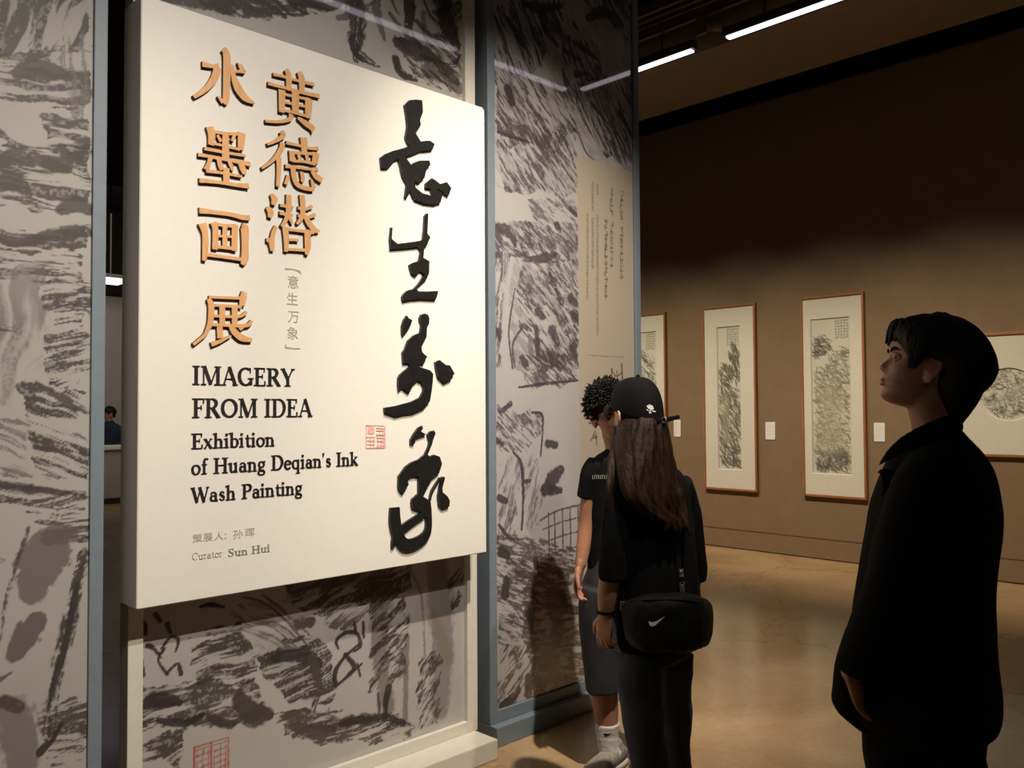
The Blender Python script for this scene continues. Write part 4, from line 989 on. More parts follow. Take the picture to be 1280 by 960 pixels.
def framed(yl, yr, zb, zt, win, kind, label):
    """frame from yl (far, image left) to yr, window of the mat board in win"""
    xf = WX-.042
    root = thing('framed_painting', (WX-.021, (yl+yr)/2, zb), label, 'framed painting')
    o = Vector(root.location); fw = .022
    bm = bmesh.new()
    for a, b_ in (((xf, yl, zb), (WX-.001, yl-fw, zt)), ((xf, yr+fw, zb), (WX-.001, yr, zt)), ((xf, yl-fw, zt-fw), (WX-.001, yr+fw, zt)), ((xf, yl-fw, zb), (WX-.001, yr+fw, zb+fw))):
        box(bm, Vector(a)-o, Vector(b_)-o, .003)
    obj('frame', bm, M['frame'], root)
    wl, wr, wb, wt = win
    xm = xf+.014; dp = .014
    bm = bmesh.new()
    V = lambda x, y, z: bm.verts.new(Vector((x, y, z))-o)
    bv = .009
    out = [V(xm, yl-fw, zb+fw), V(xm, yr+fw, zb+fw), V(xm, yr+fw, zt-fw), V(xm, yl-fw, zt-fw)]
    outb = [V(xm+dp+.006, yl-fw, zb+fw), V(xm+dp+.006, yr+fw, zb+fw), V(xm+dp+.006, yr+fw, zt-fw), V(xm+dp+.006, yl-fw, zt-fw)]
    if kind != 'round':
        i1 = [V(xm, wl+bv, wb-bv), V(xm, wr-bv, wb-bv), V(xm, wr-bv, wt+bv), V(xm, wl+bv, wt+bv)]
        i2 = [V(xm+dp, wl, wb), V(xm+dp, wr, wb), V(xm+dp, wr, wt), V(xm+dp, wl, wt)]
    else:
        cy, cz, rad = (wl+wr)/2, (wb+wt)/2, (wt-wb)/2
        N = 64
        i1 = [V(xm, cy-(rad+bv)*math.cos(2*math.pi*k/N), cz+(rad+bv)*math.sin(2*math.pi*k/N)) for k in range(N)]
        i2 = [V(xm+dp, cy-rad*math.cos(2*math.pi*k/N), cz+rad*math.sin(2*math.pi*k/N)) for k in range(N)]
    n = len(i1)
    if n == 4:
        for k in range(4):
            j = (k+1) % 4; bm.faces.new((out[k], out[j], i1[j], i1[k]))
    else:
        q = n//4                                         # corners at 225, 315, 45, 135 degrees
        st = {0: 5*n//8, 1: 7*n//8, 2: n//8, 3: 3*n//8}
        for k in range(4):
            arc = [i1[(st[k]+i) % n] for i in range(q+1)]
            # from corner k to corner k+1
            for i in range(q):
                bm.faces.new((out[k] if i < q/2 else out[(k+1) % 4], arc[i+1], arc[i]))
            bm.faces.new((out[k], out[(k+1) % 4], arc[q//2]))
    for k in range(n):
        j = (k+1) % n; bm.faces.new((i1[k], i1[j], i2[j], i2[k]))
    for k in range(4):
        j = (k+1) % 4; bm.faces.new((out[k], outb[k], outb[j], out[j]))
    obj('mat_board', bm, M['mat'], root)
    xa = xm+dp+.001
    if kind != 'round':
        sh = painting_sheet(wl, wr, wb, wt, kind)
    else:
        sh = Sheet(wl, wr, wb, wt, .004, (.58, .55, .46))
        cy, cz, rad = (wl+wr)/2, (wb+wt)/2, (wt-wb)/2
        circ = [(cy-rad*.96*math.cos(a), cz+rad*.96*math.sin(a)) for a in [2*math.pi*k/24 for k in range(24)]]
        sh.dabs(circ, 300, 30, 40, .07, .012, ink=(.10, .10, .095), dry=.5, alpha=.8, rng=rngP)
        sh.wash([(cy+.1, cz-.08), (cy-.1, cz+.06)], .12, ink=(.36, .36, .34), alpha=.5, soft=.7)
        sh.stroke([(cy+rad*.85, cz+rad*.42), (cy+rad*.6, cz+rad*.4)], .014, ink=(.30, .20, .09), dry=.3)
    me = sh.mesh('artwork', lambda u, v, t: (np.full_like(u, xa-o.x+t), u-o.y, v-o.z), .003)
    obj('artwork', me, M['artmat'], root)
    bm = BX(Vector((xa+.005, yl-fw, zb+fw))-o, Vector((WX-.003, yr+fw, zt-fw))-o)
    obj('backing_board', bm, M['frame'], root)
    return root
XA = WX-.026
def wy(px, py): return on_x(px, py, WX-.042).y
def wz(px, py): return on_x(px, py, WX-.042).z
zb_, zt_ = .622, 2.622
y1_ = wy(831, 400)
framed(y1_+.68, y1_, zb_, zt_, (y1_+.68-.14, wy(818.3, 420), .845, 2.40), 'crags', 'tall framed ink landscape partly hidden behind the right screen')
framed(wy(878.6, 500), wy(944.8, 500), zb_, zt_, (wy(896.6, 500), wy(924, 500), .855, 2.385), 'peaks', 'tall narrow framed ink landscape of dark crags, wide ivory mat, right of the capped woman')
framed(wy(1001.7, 500), wy(1081.2, 500), zb_, zt_, (wy(1014.3, 500), wy(1061.3, 500), .86, 2.385), 'valley', 'tall framed ink landscape of a dense pale valley, left of the standing man')
framed(2.80, 1.69, 1.075, 2.145, (2.44, 2.00, 1.392, 1.832), 'round', 'square framed round ink painting on the wall behind the standing man')
M['card_print'] = vcol_mat('caption_card_print', .7, 0, .3)
for (pa, pb, pt, pb_, lab) in ((842.5, 851, 525, 546, 'small white caption card on the wall just right of the capped woman'),
                               (957, 969, 527.5, 549.5, 'small white caption card between the two tall framed landscapes'),
                               (1092.5, 1106, 528.5, 552, 'small white caption card in front of the standing man, left of his chin')):
    y0, y1 = on_x(pa, pt, WX).y, on_x(pb, pt, WX).y; z1, z0 = on_x(pa, pt, WX).z, on_x(pa, pb_, WX).z
    sh = Sheet(y0, y1, z0, z1, .004, (.72, .70, .69))
    for k in range(7):
        zz = z1-.02-.02*k
        sh.stroke([(y0-.015, zz), (y1+(.015 if k % 3 else .04), zz)], .005, ink=(.3, .29, .29), dry=.35, alpha=.5)
    yc, zc = (y0+y1)/2, (z0+z1)/2
    me = sh.mesh('caption_card', lambda u, v, t: (np.full_like(u, -.006+t), u-yc, v-zc), .0055)
    tag(obj('caption_card', me, M['card_print'], None, False, (WX, yc, zc)), lab, 'caption card', 'caption cards beside the paintings')

# ------------------------------------------------------------------ ceiling lamps, rails, spotlight
def linear_lamp(a, b_, label):
    a = Vector(a); b_ = Vector(b_); c = (a+b_)/2
    root = thing('linear_lamp', c, label, 'ceiling lamp', 'linear ceiling lamps')
    ax = (b_-a).normalized(); L = (b_-a).length/2; s2 = Vector((-ax.y, ax.x, 0))
    def bb(nm, hw, z0, z1, l, mt_):
        p = [ax*sx*l + s2*sy*hw + Vector((0, 0, z)) for sx in (-1, 1) for sy in (-1, 1) for z in (z0, z1)]
        lo = Vector([min(q[i] for q in p) for i in range(3)]); hi = Vector([max(q[i] for q in p) for i in range(3)])
        return obj(nm, BX(lo, hi, .004), mt_, root)
    bb('housing', .038, .002, .075, L+.03, M['metal'])
    bb('diffuser', .030, -.016, .002, L, M['lamp'])
    for sx in (-1, 1):
        p = ax*sx*L*.8
        obj('suspension_rod', BX(p+Vector((-.006, -.006, .075)), p+Vector((.006, .006, 5.3-c.z)), 0), M['metal'], root)
XL, ZL = 6.245, 4.60
linear_lamp((XL, 3.735, ZL), (XL, .35, ZL), 'longest lit ceiling lamp, running out of the top of the picture beside the bulkhead')
linear_lamp((XL, 7.2, ZL), (XL, 4.08, ZL), 'lit linear ceiling lamp just right of the right screen, second from the front')
YL2 = 2*YP-5.45
linear_lamp((5.02, YL2, ZL), (XL-.12, YL2, ZL), 'lit linear ceiling lamp mirrored in the right screen')
linear_lamp((1.9, YL2, ZL), (4.77, YL2, ZL), 'lit linear ceiling lamp mirrored in the glossy screen above the title board')
# painted rails hung under the dark ceiling
rl = thing('ceiling_rail', (6.1, 5, 4.9), 'brown painted ceiling rail with ridges, above the linear lamps', 'ceiling rail')
o = Vector(rl.location)
obj('channel', BX(Vector((5.93, -3.9, 4.93))-o, Vector((6.16, 12.4, 4.99))-o), M['rail'], rl)
for x in (5.94, 6.04, 6.14): obj('ridge', BX(Vector((x, -3.9, 4.90))-o, Vector((x+.022, 12.4, 4.93))-o), M['rail'], rl)
for y in (0, 4, 8): obj('hanger', BX(Vector((6.03, y, 4.99))-o, Vector((6.06, y+.03, 5.3))-o), M['metal'], rl)
tr = thing('lighting_track', (6.31, 5, 4.9), 'thin dark lighting track that carries the small spotlight, near the ceiling', 'lighting track')
o = Vector(tr.location)
obj('track', BX(Vector((6.29, -3.9, 4.885))-o, Vector((6.33, 12.4, 4.915))-o), M['rail'], tr)
for y in (1, 5, 9): obj('hanger', BX(Vector((6.305, y, 4.915))-o, Vector((6.315, y+.02, 5.3))-o), M['metal'], tr)
p0 = on_x(878, 22, 6.31)
sp = thing('track_spotlight', (6.31, p0.y, 4.885), 'small brownish spotlight hanging from the track between two lit lamps', 'spotlight')
M['spot'] = mat('bronze_lamp_metal', (.22, .17, .11), .5, .5, var=.1, scale=20, metal=.2)
obj('bracket', BX((-.02, -.03, -.15), (.02, .05, 0), .006), M['spot'], sp)
bm = bmesh.new()
bmesh.ops.create_cone(bm, cap_ends=True, segments=24, radius1=.045, radius2=.055, depth=.13)
bm.transform(Matrix.Translation((0, -.12, -.11)) @ Matrix.Rotation(math.radians(100), 4, 'X') @ Matrix.Rotation(math.radians(25), 4, 'Y'))
obj('lamp_head', bm, M['spot'], sp, True)
obj('knuckle', BX((-.012, -.08, -.14), (.012, .03, -.115), .003), M['metal'], sp)

# ------------------------------------------------------------------ the room seen through the left gap
pc = at_depth(138, 352.5, 14)
fp = thing('panel_lamp', (pc.x, pc.y, pc.z), 'small bright ceiling lamp panel seen through the gap left of the title board', 'ceiling lamp')
obj('diffuser', BX((-.22, -.3, 0), (.22, .3, .03)), M['lamp'], fp)
obj('housing', BX((-.24, -.32, .03), (.24, .32, .09), .01), M['metal'], fp)
obj('rod', BX((-.01, -.01, .09), (.01, .01, 5.3-pc.z)), M['metal'], fp)
ct = at_depth(136, 557, 14.2)
cn = thing('reception_counter', (ct.x, ct.y, 0), 'pale counter far behind the gap left of the title board', 'counter')
obj('worktop', BX((-1.6, -.32, ct.z-.06), (1.6, .32, ct.z), .008), M['cream'], cn)
obj('front_panel', BX((-1.55, -.27, .1), (1.55, .27, ct.z-.06), .004), M['wall_far'], cn)
obj('kick_board', BX((-1.5, -.22, 0), (1.5, .22, .1)), M['metal'], cn)

# ------------------------------------------------------------------ people
def crom(A, sub):
    """Catmull-Rom through a list of tuples/floats arrays"""
    A = np.array(A, float); n = len(A)
    if n < 3: 
        t = np.linspace(0, 1, sub+1)[:, None]; return A[0]*(1-t)+A[1]*t
    out = []
    for i in range(n-1):
        p0, p1, p2, p3 = A[max(i-1, 0)], A[i], A[i+1], A[min(i+2, n-1)]
        for q in range(sub):
            t = q/sub
            out.append(.5*((2*p1)+(p2-p0)*t+(2*p0-5*p1+4*p2-p3)*t*t+(3*p1-p0-3*p2+p3)*t**3))
    out.append(A[-1]); return np.array(out)

def tube(bm, pts, rad, ax=None, n=18, sub=4, flat=False, cap=.7, pw=2.0):
    """closed tapered solid along a path; rad = radius or (ra, rb); ra lies along ax"""
    P = crom([tuple(p) for p in pts], sub)
    Rd = crom([(r_, r_) if not hasattr(r_, '__len__') else tuple(r_) for r_ in rad], sub)
    Rd = np.maximum(Rd, .0008)
    ax = Vector(ax) if ax is not None else Vector((1, .13, .07))
    rings = []; N = len(P)
    def ring(c, ra, rb, e1, e2):
        vs_ = []
        for k in range(n):
            a = 2*math.pi*k/n; ca, sa = math.cos(a), math.sin(a)
            ca = math.copysign(abs(ca)**(2/pw), ca); sa = math.copysign(abs(sa)**(2/pw), sa)
            vs_.append(bm.verts.new(c+e1*ra*ca+e2*rb*sa))
        return vs_
    for i in range(N):
        t = Vector(P[min(i+1, N-1)]-P[max(i-1, 0)])
        t = Vector((0, 0, 1 if t.z >= 0 else -1)) if flat else (t.normalized() if t.length > 1e-9 else Vector((0, 0, 1)))
        e1 = (ax-t*ax.dot(t)); e1 = e1.normalized() if e1.length > 1e-4 else t.orthogonal().normalized()
        e2 = t.cross(e1)
        c = Vector(P[i]); ra, rb = Rd[i]
        if i == 0 and cap:
            m_ = min(ra, rb)*cap
            for f_, g in ((.97, .35), (.6, .8)): rings.append(ring(c-t*m_*f_, ra*g, rb*g, e1, e2))
            # order: outermost first
        rings.append(ring(c, ra, rb, e1, e2))
        if i == N-1 and cap:
            m_ = min(ra, rb)*cap
            for f_, g in ((.6, .8), (.97, .35)): rings.append(ring(c+t*m_*f_, ra*g, rb*g, e1, e2))
    for a, b_ in zip(rings, rings[1:]):
        for k in range(n):
            j = (k+1) % n; bm.faces.new((a[k], a[j], b_[j], b_[k]))
    bm.faces.new(rings[0][::-1]); bm.faces.new(rings[-1])
    return bm

def remesh(bm, voxel, smooth=2, wr=0.0, wscale=9.0, stretch=(1, 1, .5), seed=0, fac=.5):
    """fuse overlapping solids into one continuous skin; wr adds cloth folds"""
    me = bpy.data.meshes.new('tmp'); bmesh.ops.recalc_face_normals(bm, faces=bm.faces[:]); bm.to_mesh(me); bm.free()
    o_ = bpy.data.objects.new('tmp', me); C.objects.link(o_)
    md = o_.modifiers.new('r', 'REMESH'); md.mode = 'VOXEL'; md.voxel_size = voxel; md.adaptivity = 0
    if smooth:
        ms = o_.modifiers.new('s', 'SMOOTH'); ms.iterations = smooth; ms.factor = fac
    dg = bpy.context.evaluated_depsgraph_get(); dg.update()
    out = bpy.data.meshes.new_from_object(o_.evaluated_get(dg))
    bpy.data.objects.remove(o_); bpy.data.meshes.remove(me)
    if wr:
        off = Vector((seed*7.3, seed*3.1, 0))
        n_ = len(out.vertices); co = np.zeros(n_*3); no = np.zeros(n_*3)
        out.vertices.foreach_get('co', co); out.vertex_normals.foreach_get('vector', no)
        co = co.reshape(-1, 3); no = no.reshape(-1, 3); h = np.zeros(n_)
        for i in range(n_):
            q = Vector((co[i, 0]*stretch[0], co[i, 1]*stretch[1], co[i, 2]*stretch[2]))*wscale+off
            h[i] = mnoise.noise(q)+.5*mnoise.noise(q*2.3)
        out.vertices.foreach_set('co', (co+no*(h*wr)[:, None]).ravel()); out.update()
    return out

def interp(tab, x):
    return np.interp(x, [p[0] for p in tab], [p[1] for p in tab])
FRONT = [(-.120, .040), (-.117, .060), (-.112, .076), (-.104, .085), (-.095, .0865), (-.086, .082), (-.079, .083), (-.071, .0895), (-.064, .0865), (-.058, .0925), (-.051, .089), (-.044, .085), (-.036, .0855), (-.02, .085), (-.005, .0815), (.008, .081), (.018, .087), (.028, .090), (.045, .090), (.062, .085), (.08, .073), (.095, .055), (.107, .034), (.115, .014), (.118, .0)]
BACK = [(-.120, -.03), (-.10, -.015), (-.08, .01), (-.06, .055), (-.04, .078), (-.02, .09), (0, .097), (.02, .101), (.045, .1), (.065, .093), (.085, .077), (.1, .055), (.11, .032), (.118, 0)]
WIDE = [(-.120, .012), (-.115, .024), (-.105, .036), (-.09, .046), (-.07, .055), (-.05, .061), (-.03, .066), (-.01, .0705), (.01, .073), (.03, .0755), (.05, .0755), (.07, .069), (.09, .053), (.105, .033), (.118, .0)]
NOSE = [(-.046, 0), (-.042, .003), (-.037, .013), (-.031, .020), (-.026, .0215), (-.02, .0185), (-.01, .0125), (0, .0075), (.008, .004), (.016, .0)]
NW = [(-.046, .013), (-.034, .0135), (-.026, .0125), (-.015, .0095), (0, .0075), (.016, .007)]
def head_points(nz=84, nphi=112):
    zs = np.concatenate([np.linspace(-.120, .118, nz)])
    ph = np.linspace(0, 2*np.pi, nphi, endpoint=False)
    Zs, Ph = np.meshgrid(zs, ph, indexing='ij')
    c, s_n = np.cos(Ph), np.sin(Ph)
    Wd = interp(WIDE, Zs); Fr = interp(FRONT, Zs); Bk = interp(BACK, Zs)
    pw = 2.25
    cc = np.sign(c)*np.abs(c)**(2/pw); ss = np.sign(s_n)*np.abs(s_n)**(2/pw)
    x = Wd*cc; y = np.where(ss >= 0, Fr*ss, Bk*ss)
    fr = (ss > 0)
    g = lambda x0, z0, sx, sz: np.exp(-((x-x0)/sx)**2-((Zs-z0)/sz)**2)
    d = interp(NOSE, Zs)*np.exp(-(x/interp(NW, Zs))**2)
    d += .005*g(.012, -.034, .006, .006)+.005*g(-.012, -.034, .006, .006)          # wings of the nose
    for sx in (-1, 1):
        d += -.0095*g(sx*.031, .004, .015, .011) + .0035*g(sx*.033, .021, .018, .006)  # eye sockets, brows
        d += .004*g(sx*.043, -.022, .02, .018)                                       # cheekbones
        d += -.002*g(sx*.03, -.058, .008, .01)                                       # corners of the mouth
    d += -.0035*g(0, -.0645, .022, .0022)                                            # line between the lips
    y = y+np.where(fr, d, 0)
    return x, y, Zs
def add_head(bm, o, fwd, up, k=1.0):
    """head with face and ears; o = centre at eye level"""
    fwd = Vector(fwd).normalized(); up = Vector(up); up = (up-fwd*up.dot(fwd)).normalized(); rt = fwd.cross(up)
    T = lambda x, y, z: Vector(o)+rt*(x*k)+fwd*(y*k)+up*(z*k)
    x, y, z = head_points()
    rows = [[bm.verts.new(T(x[i, j], y[i, j], z[i, j])) for j in range(x.shape[1])] for i in range(1, x.shape[0]-1)]
    n = x.shape[1]
    for a, b_ in zip(rows, rows[1:]):
        for j in range(n): bm.faces.new((a[j], a[(j+1) % n], b_[(j+1) % n], b_[j]))
    lo = bm.verts.new(T(0, .0, -.121)); hi = bm.verts.new(T(0, -.005, .119))
    for j in range(n):
        bm.faces.new((rows[0][(j+1) % n], rows[0][j], lo)); bm.faces.new((rows[-1][j], rows[-1][(j+1) % n], hi))
    for sx in (-1, 1):                                   # ears: rim, lobe, bowl
        E_ = lambda a, c, d_: T(sx*(.0715+d_), -.006-a*.95, c-.018)
        tube(bm, [E_(-.008, -.026, .002), E_(-.004, -.033, .006), E_(.006, -.022, .011), E_(.017, .0, .016), E_(.018, .018, .016), E_(.008, .031, .012), E_(-.008, .028, .007), E_(-.012, .012, .004)], [.005, .0065, .006, .0055, .0055, .0055, .005, .004], n=10, sub=3)
        tube(bm, [E_(0, -.022, .003), E_(.006, 0, .007), E_(.004, .02, .006)], [(.006, .011), (.006, .013), (.006, .011)], ax=rt*sx, n=10, sub=3)
        tube(bm, [E_(-.012, -.004, .002), E_(-.006, -.006, .006)], [.005, .004], n=8, sub=2)
    return T

def face_parts(root, T, skin, lip, k=1.0, gaze=(0, 0)):
    """eyes, eyebrows and lips as their own small parts"""
    for sx in (-1, 1):
        bm = bmesh.new(); bmesh.ops.create_uvsphere(bm, u_segments=20, v_segments=12, radius=.0118*k)
        bm.transform(Matrix.Translation(T(sx*.031, .0655, .003)))
        e = obj('eye', bm, M['eye_white'], root, True)
        bm = bmesh.new(); bmesh.ops.create_uvsphere(bm, u_segments=16, v_segments=10, radius=.0074*k)
        bm.transform(Matrix.Translation(T(sx*.031+gaze[0], .0722, .003+gaze[1]))); obj('iris', bm, M['iris'], e, True)
        bm = bmesh.new()
        tube(bm, [T(sx*.017, .0715, .0015), T(sx*.024, .0775, .0095), T(sx*.034, .0765, .0098), T(sx*.045, .066, .002)], [.0018, .0036, .0036, .0016], n=8, sub=3)
        tube(bm, [T(sx*.017, .0715, .0005), T(sx*.025, .0765, -.0055), T(sx*.035, .0752, -.0055), T(sx*.045, .066, .001)], [.0016, .0026, .0026, .0014], n=8, sub=3)
        obj('eyelid', bm, skin, root, True)
        bm = bmesh.new()
        tube(bm, [T(sx*.014, .0885, .019), T(sx*.024, .0885, .0245), T(sx*.036, .0825, .025), T(sx*.049, .0685, .0195)], [(.0022, .004), (.0026, .005), (.0024, .0045), (.0015, .002)], ax=T(0, 1, 0)-T(0, 0, 0), n=8, sub=3)
        obj('eyebrow', bm, M['hair'], root, True)
    bm = bmesh.new()
    tube(bm, [T(-.022, .0775, -.0632), T(-.01, .0885, -.0595), T(0, .0905, -.0605), T(.01, .0885, -.0595), T(.022, .0775, -.0632)], [(.002, .0012), (.004, .004), (.0042, .0042), (.004, .004), (.002, .0012)], n=10, sub=3)
    tube(bm, [T(-.021, .0775, -.0645), T(-.009, .087, -.0702), T(0, .0885, -.0708), T(.009, .087, -.0702), T(.021, .0775, -.0645)], [(.002, .0012), (.0045, .0045), (.005, .005), (.0045, .0045), (.002, .0012)], n=10, sub=3)
    obj('lips', bm, lip, root, True)

def add_hand(bm, wr, d, side, palm, curl=.5, k=1.0, spread=1.0):
    """wr = wrist, d = towards the fingers, side = towards the thumb, palm = way the palm faces"""
    d = Vector(d).normalized(); side = Vector(side); side = (side-d*side.dot(d)).normalized(); palm = Vector(palm); palm = (palm-d*palm.dot(d)-side*palm.dot(side)).normalized()
    wr = Vector(wr)
    tube(bm, [wr-d*.02, wr+d*.02*k, wr+d*.055*k, wr+d*.09*k], [(.026*k, .019*k), (.033*k, .017*k), (.040*k, .015*k), (.037*k, .012*k)], ax=side, n=16, sub=3)
    for i, (L, off, r_) in enumerate(((.072, .030, .0085), (.080, .0103, .0088), (.074, -.0097, .0085), (.058, -.029, .0075))):
        p = wr+d*(.088 if i != 3 else .08)*k+side*off*k
        dirv = (d+side*off*2.2*spread).normalized(); P = [p-dirv*.02*k, p]; a = 0
        for seg in (.44, .31, .25):
            a += curl*(.65+.12*i)
            v = dirv*math.cos(a)+palm*math.sin(a); p = p+v*L*seg*k; P.append(p)
        tube(bm, P, [r_*k, r_*1.05*k, r_*k, r_*.9*k, r_*.72*k], n=10, sub=3)
    b0 = wr+d*.022*k+side*.024*k
    t1 = (d*.62+side*.72+palm*.3).normalized(); t2 = (d*.85+side*.35+palm*.4).normalized()
    tube(bm, [b0-t1*.012*k, b0+t1*.02*k, b0+t1*.045*k, b0+t1*.045*k+t2*.03*k, b0+t1*.045*k+t2*.052*k], [.014*k, .0145*k, .011*k, .0098*k, .0075*k], n=10, sub=3)

def shoe(name, root, heel, toe, mt_, mt_sole, w_=.05, h=.085, ankle=None):
    heel = Vector(heel); toe = Vector(toe); d = (toe-heel); L = d.length; d.normalize(); sd = Vector((-d.y, d.x, 0)); up = Vector((0, 0, 1))
    bm = bmesh.new()
    P = lambda a, z: heel+d*(a*L)+up*z
    tube(bm, [P(.03, .05), P(.15, .058), P(.4, .052), P(.65, .043), P(.85, .036), P(.98, .032)], [(w_*.62, .03), (w_*.74, .042), (w_*.8, .036), (w_*.98, .026), (w_*.9, .02), (w_*.5, .014)], ax=sd, n=20, sub=3, pw=2.4)
    a = Vector(ankle) if ankle is not None else P(.2, .12)
    tube(bm, [P(.2, .05), P(.2, .085), (P(.2, .1)+a*0)], [(w_*.7, w_*.95), (w_*.62, w_*.85), (w_*.6, w_*.8)], ax=sd, n=18, sub=2)
    s = obj(name, remesh(bm, .006, 2), mt_, root, True)
    bm = bmesh.new()
    tube(bm, [P(-.01, .014), P(.15, .014), P(.4, .014), P(.65, .014), P(.88, .014), P(1.01, .016)], [(w_*.66, .0135), (w_*.8, .0135), (w_*.8, .0135), (w_*1.04, .0135), (w_*.92, .0135), (w_*.42, .012)], ax=sd, n=20, sub=3, pw=3.5, cap=.5)
    obj('sole', bm, mt_sole, s, True)
    bm = bmesh.new()
    for q in range(5):
        a_ = .34+.075*q; zc = .088-.010*q
        tube(bm, [P(a_, zc-.012)+sd*w_*.55, P(a_+.01, zc+.003), P(a_, zc-.012)-sd*w_*.55], [.0035, .004, .0035], n=6, sub=3)
    obj('laces', bm, mt_sole, s, True)
    return s

def skin_mat(name, col, rough=.5):
    mt, nt, b = new_mat(name)
    tc = nt.nodes.new('ShaderNodeTexCoord'); n = nt.nodes.new('ShaderNodeTexNoise'); n.inputs['Scale'].default_value = 45; n.inputs['Detail'].default_value = 4
    nt.links.new(tc.outputs['Object'], n.inputs['Vector'])
    cr = nt.nodes.new('ShaderNodeValToRGB')
    cr.color_ramp.elements[0].position = .3; cr.color_ramp.elements[1].position = .75
    cr.color_ramp.elements[0].color = (col[0]*.92, col[1]*.86, col[2]*.84, 1); cr.color_ramp.elements[1].color = (min(1, col[0]*1.06), col[1]*1.08, col[2]*1.1, 1)
    nt.links.new(n.outputs['Fac'], cr.inputs['Fac']); nt.links.new(cr.outputs[0], b.inputs['Base Color'])
    b.inputs['Roughness'].default_value = rough; b.inputs['Subsurface Weight'].default_value = .08
    b.inputs['Subsurface Radius'].default_value = (.01, .004, .002)
    return mt
M['skin'] = skin_mat('skin', (.50, .27, .17))
M['skin2'] = skin_mat('skin_tan', (.37, .175, .10))
M['lip'] = skin_mat('lip', (.36, .13, .10), .4)
M['eye_white'] = mat('eye_white', (.22, .20, .18), .3, .5, var=.03)
M['iris'] = mat('dark_iris', (.02, .012, .008), .2, .5, var=.1)
M['hair'] = mat('black_hair', (.008, .0065, .006), .6, .25, var=.5, scale=70, bump=.6, bscale=160, stretch=(1, 1, .12))
M['hair_brown'] = mat('dark_brown_hair', (.020, .009, .005), .55, .14, var=.7, scale=60, bump=.35, bscale=120, stretch=(1, 1, .06))
M['tee'] = mat('black_cotton', (.006, .006, .0065), .9, .1, var=.2, scale=120, bump=.25, bscale=400)
M['tee2'] = mat('washed_black_cotton', (.007, .007, .0075), .9, .1, var=.2, scale=120, bump=.25, bscale=400)
M['coat'] = mat('black_wool', (.008, .0075, .007), .9, .2, var=.2, scale=150, bump=.3, bscale=500)
M['trouser'] = mat('black_trousers', (.007, .007, .007), .85, .2, var=.2, scale=120, bump=.2, bscale=400)
M['short'] = mat('charcoal_shorts', (.032, .032, .037), .75, .3, var=.15, scale=90, bump=.2, bscale=300)
M['denim'] = mat('dark_blue_denim', (.058, .072, .092), .8, .3, var=.35, scale=10, bump=.3, bscale=350, stretch=(1, 1, .35))
M['cap'] = mat('black_cap_twill', (.006, .0055, .006), .8, .12, var=.2, scale=160, bump=.3, bscale=500)
M['bag'] = mat('black_nylon', (.006, .006, .0065), .65, .2, var=.2, scale=160, bump=.25, bscale=400)
M['logo'] = mat('off_white_print', (.72, .70, .66), .6, .3, var=.06)
M['steel'] = mat('bright_metal', (.62, .60, .56), .28, .5, metal=.9, var=.08)
M['sock'] = mat('white_knit', (.66, .63, .58), .9, .2, var=.06, scale=120, bump=.4, bscale=300)
M['shoe_grey'] = mat('grey_mesh_shoe', (.33, .30, .25), .8, .3, var=.25, scale=120, bump=.4, bscale=260)
M['sole_white'] = mat('dirty_white_rubber', (.5, .47, .41), .7, .3, var=.1)
M['shoe_black'] = mat('black_leather_shoe', (.012, .011, .010), .45, .5, var=.2)

RH = Vector((r0.x, r0.y, 0)); FH = Vector((math.cos(yaw), math.sin(yaw), 0)); UP = Vector((0, 0, 1))
class Person:
    def __init__(s, px, d0, label):
        s.d0 = d0
        g = s.at(px, 500, d0); s.o = Vector((g.x, g.y, 0))
        s.root = thing('person', s.o, label, 'person')
    def at(s, px, py, d): 
        q = ray(px, py); return EYE+q*(d/q.dot(FH))
    def p(s, px, py, b=0.0): return s.at(px, py, s.d0+b)-s.o
    def m(s, px_): return px_*s.d0/FPX
    def g(s, px, b=0.0, z=0.0):
        q = s.at(px, 500, s.d0+b)-s.o; q.z = z; return q
    def rings(s, bm, rows, yawdir, ratio, sub=3, n=28, pw=2.3, b0=0.0):
        """horizontal rings: (left px, right px, y px[, b]); cross-section an ellipse turned to yawdir (lateral axis)"""
        lat = Vector(yawdir).normalized()
        cx = abs(lat.dot(RH)); cy = math.sqrt(max(0, 1-cx*cx))
        f = math.sqrt(cx*cx+(ratio*cy)**2)
        P = []; Rd = []
        for r_ in rows:
            l, rr_, y = r_[:3]; b_ = r_[3] if len(r_) > 3 else b0
            P.append(s.p((l+rr_)/2, y, b_)); B = s.m((rr_-l)/2)/f; Rd.append((B, B*ratio))
        tube(bm, P, Rd, ax=lat, n=n, sub=sub, flat=True, cap=.25, pw=pw)

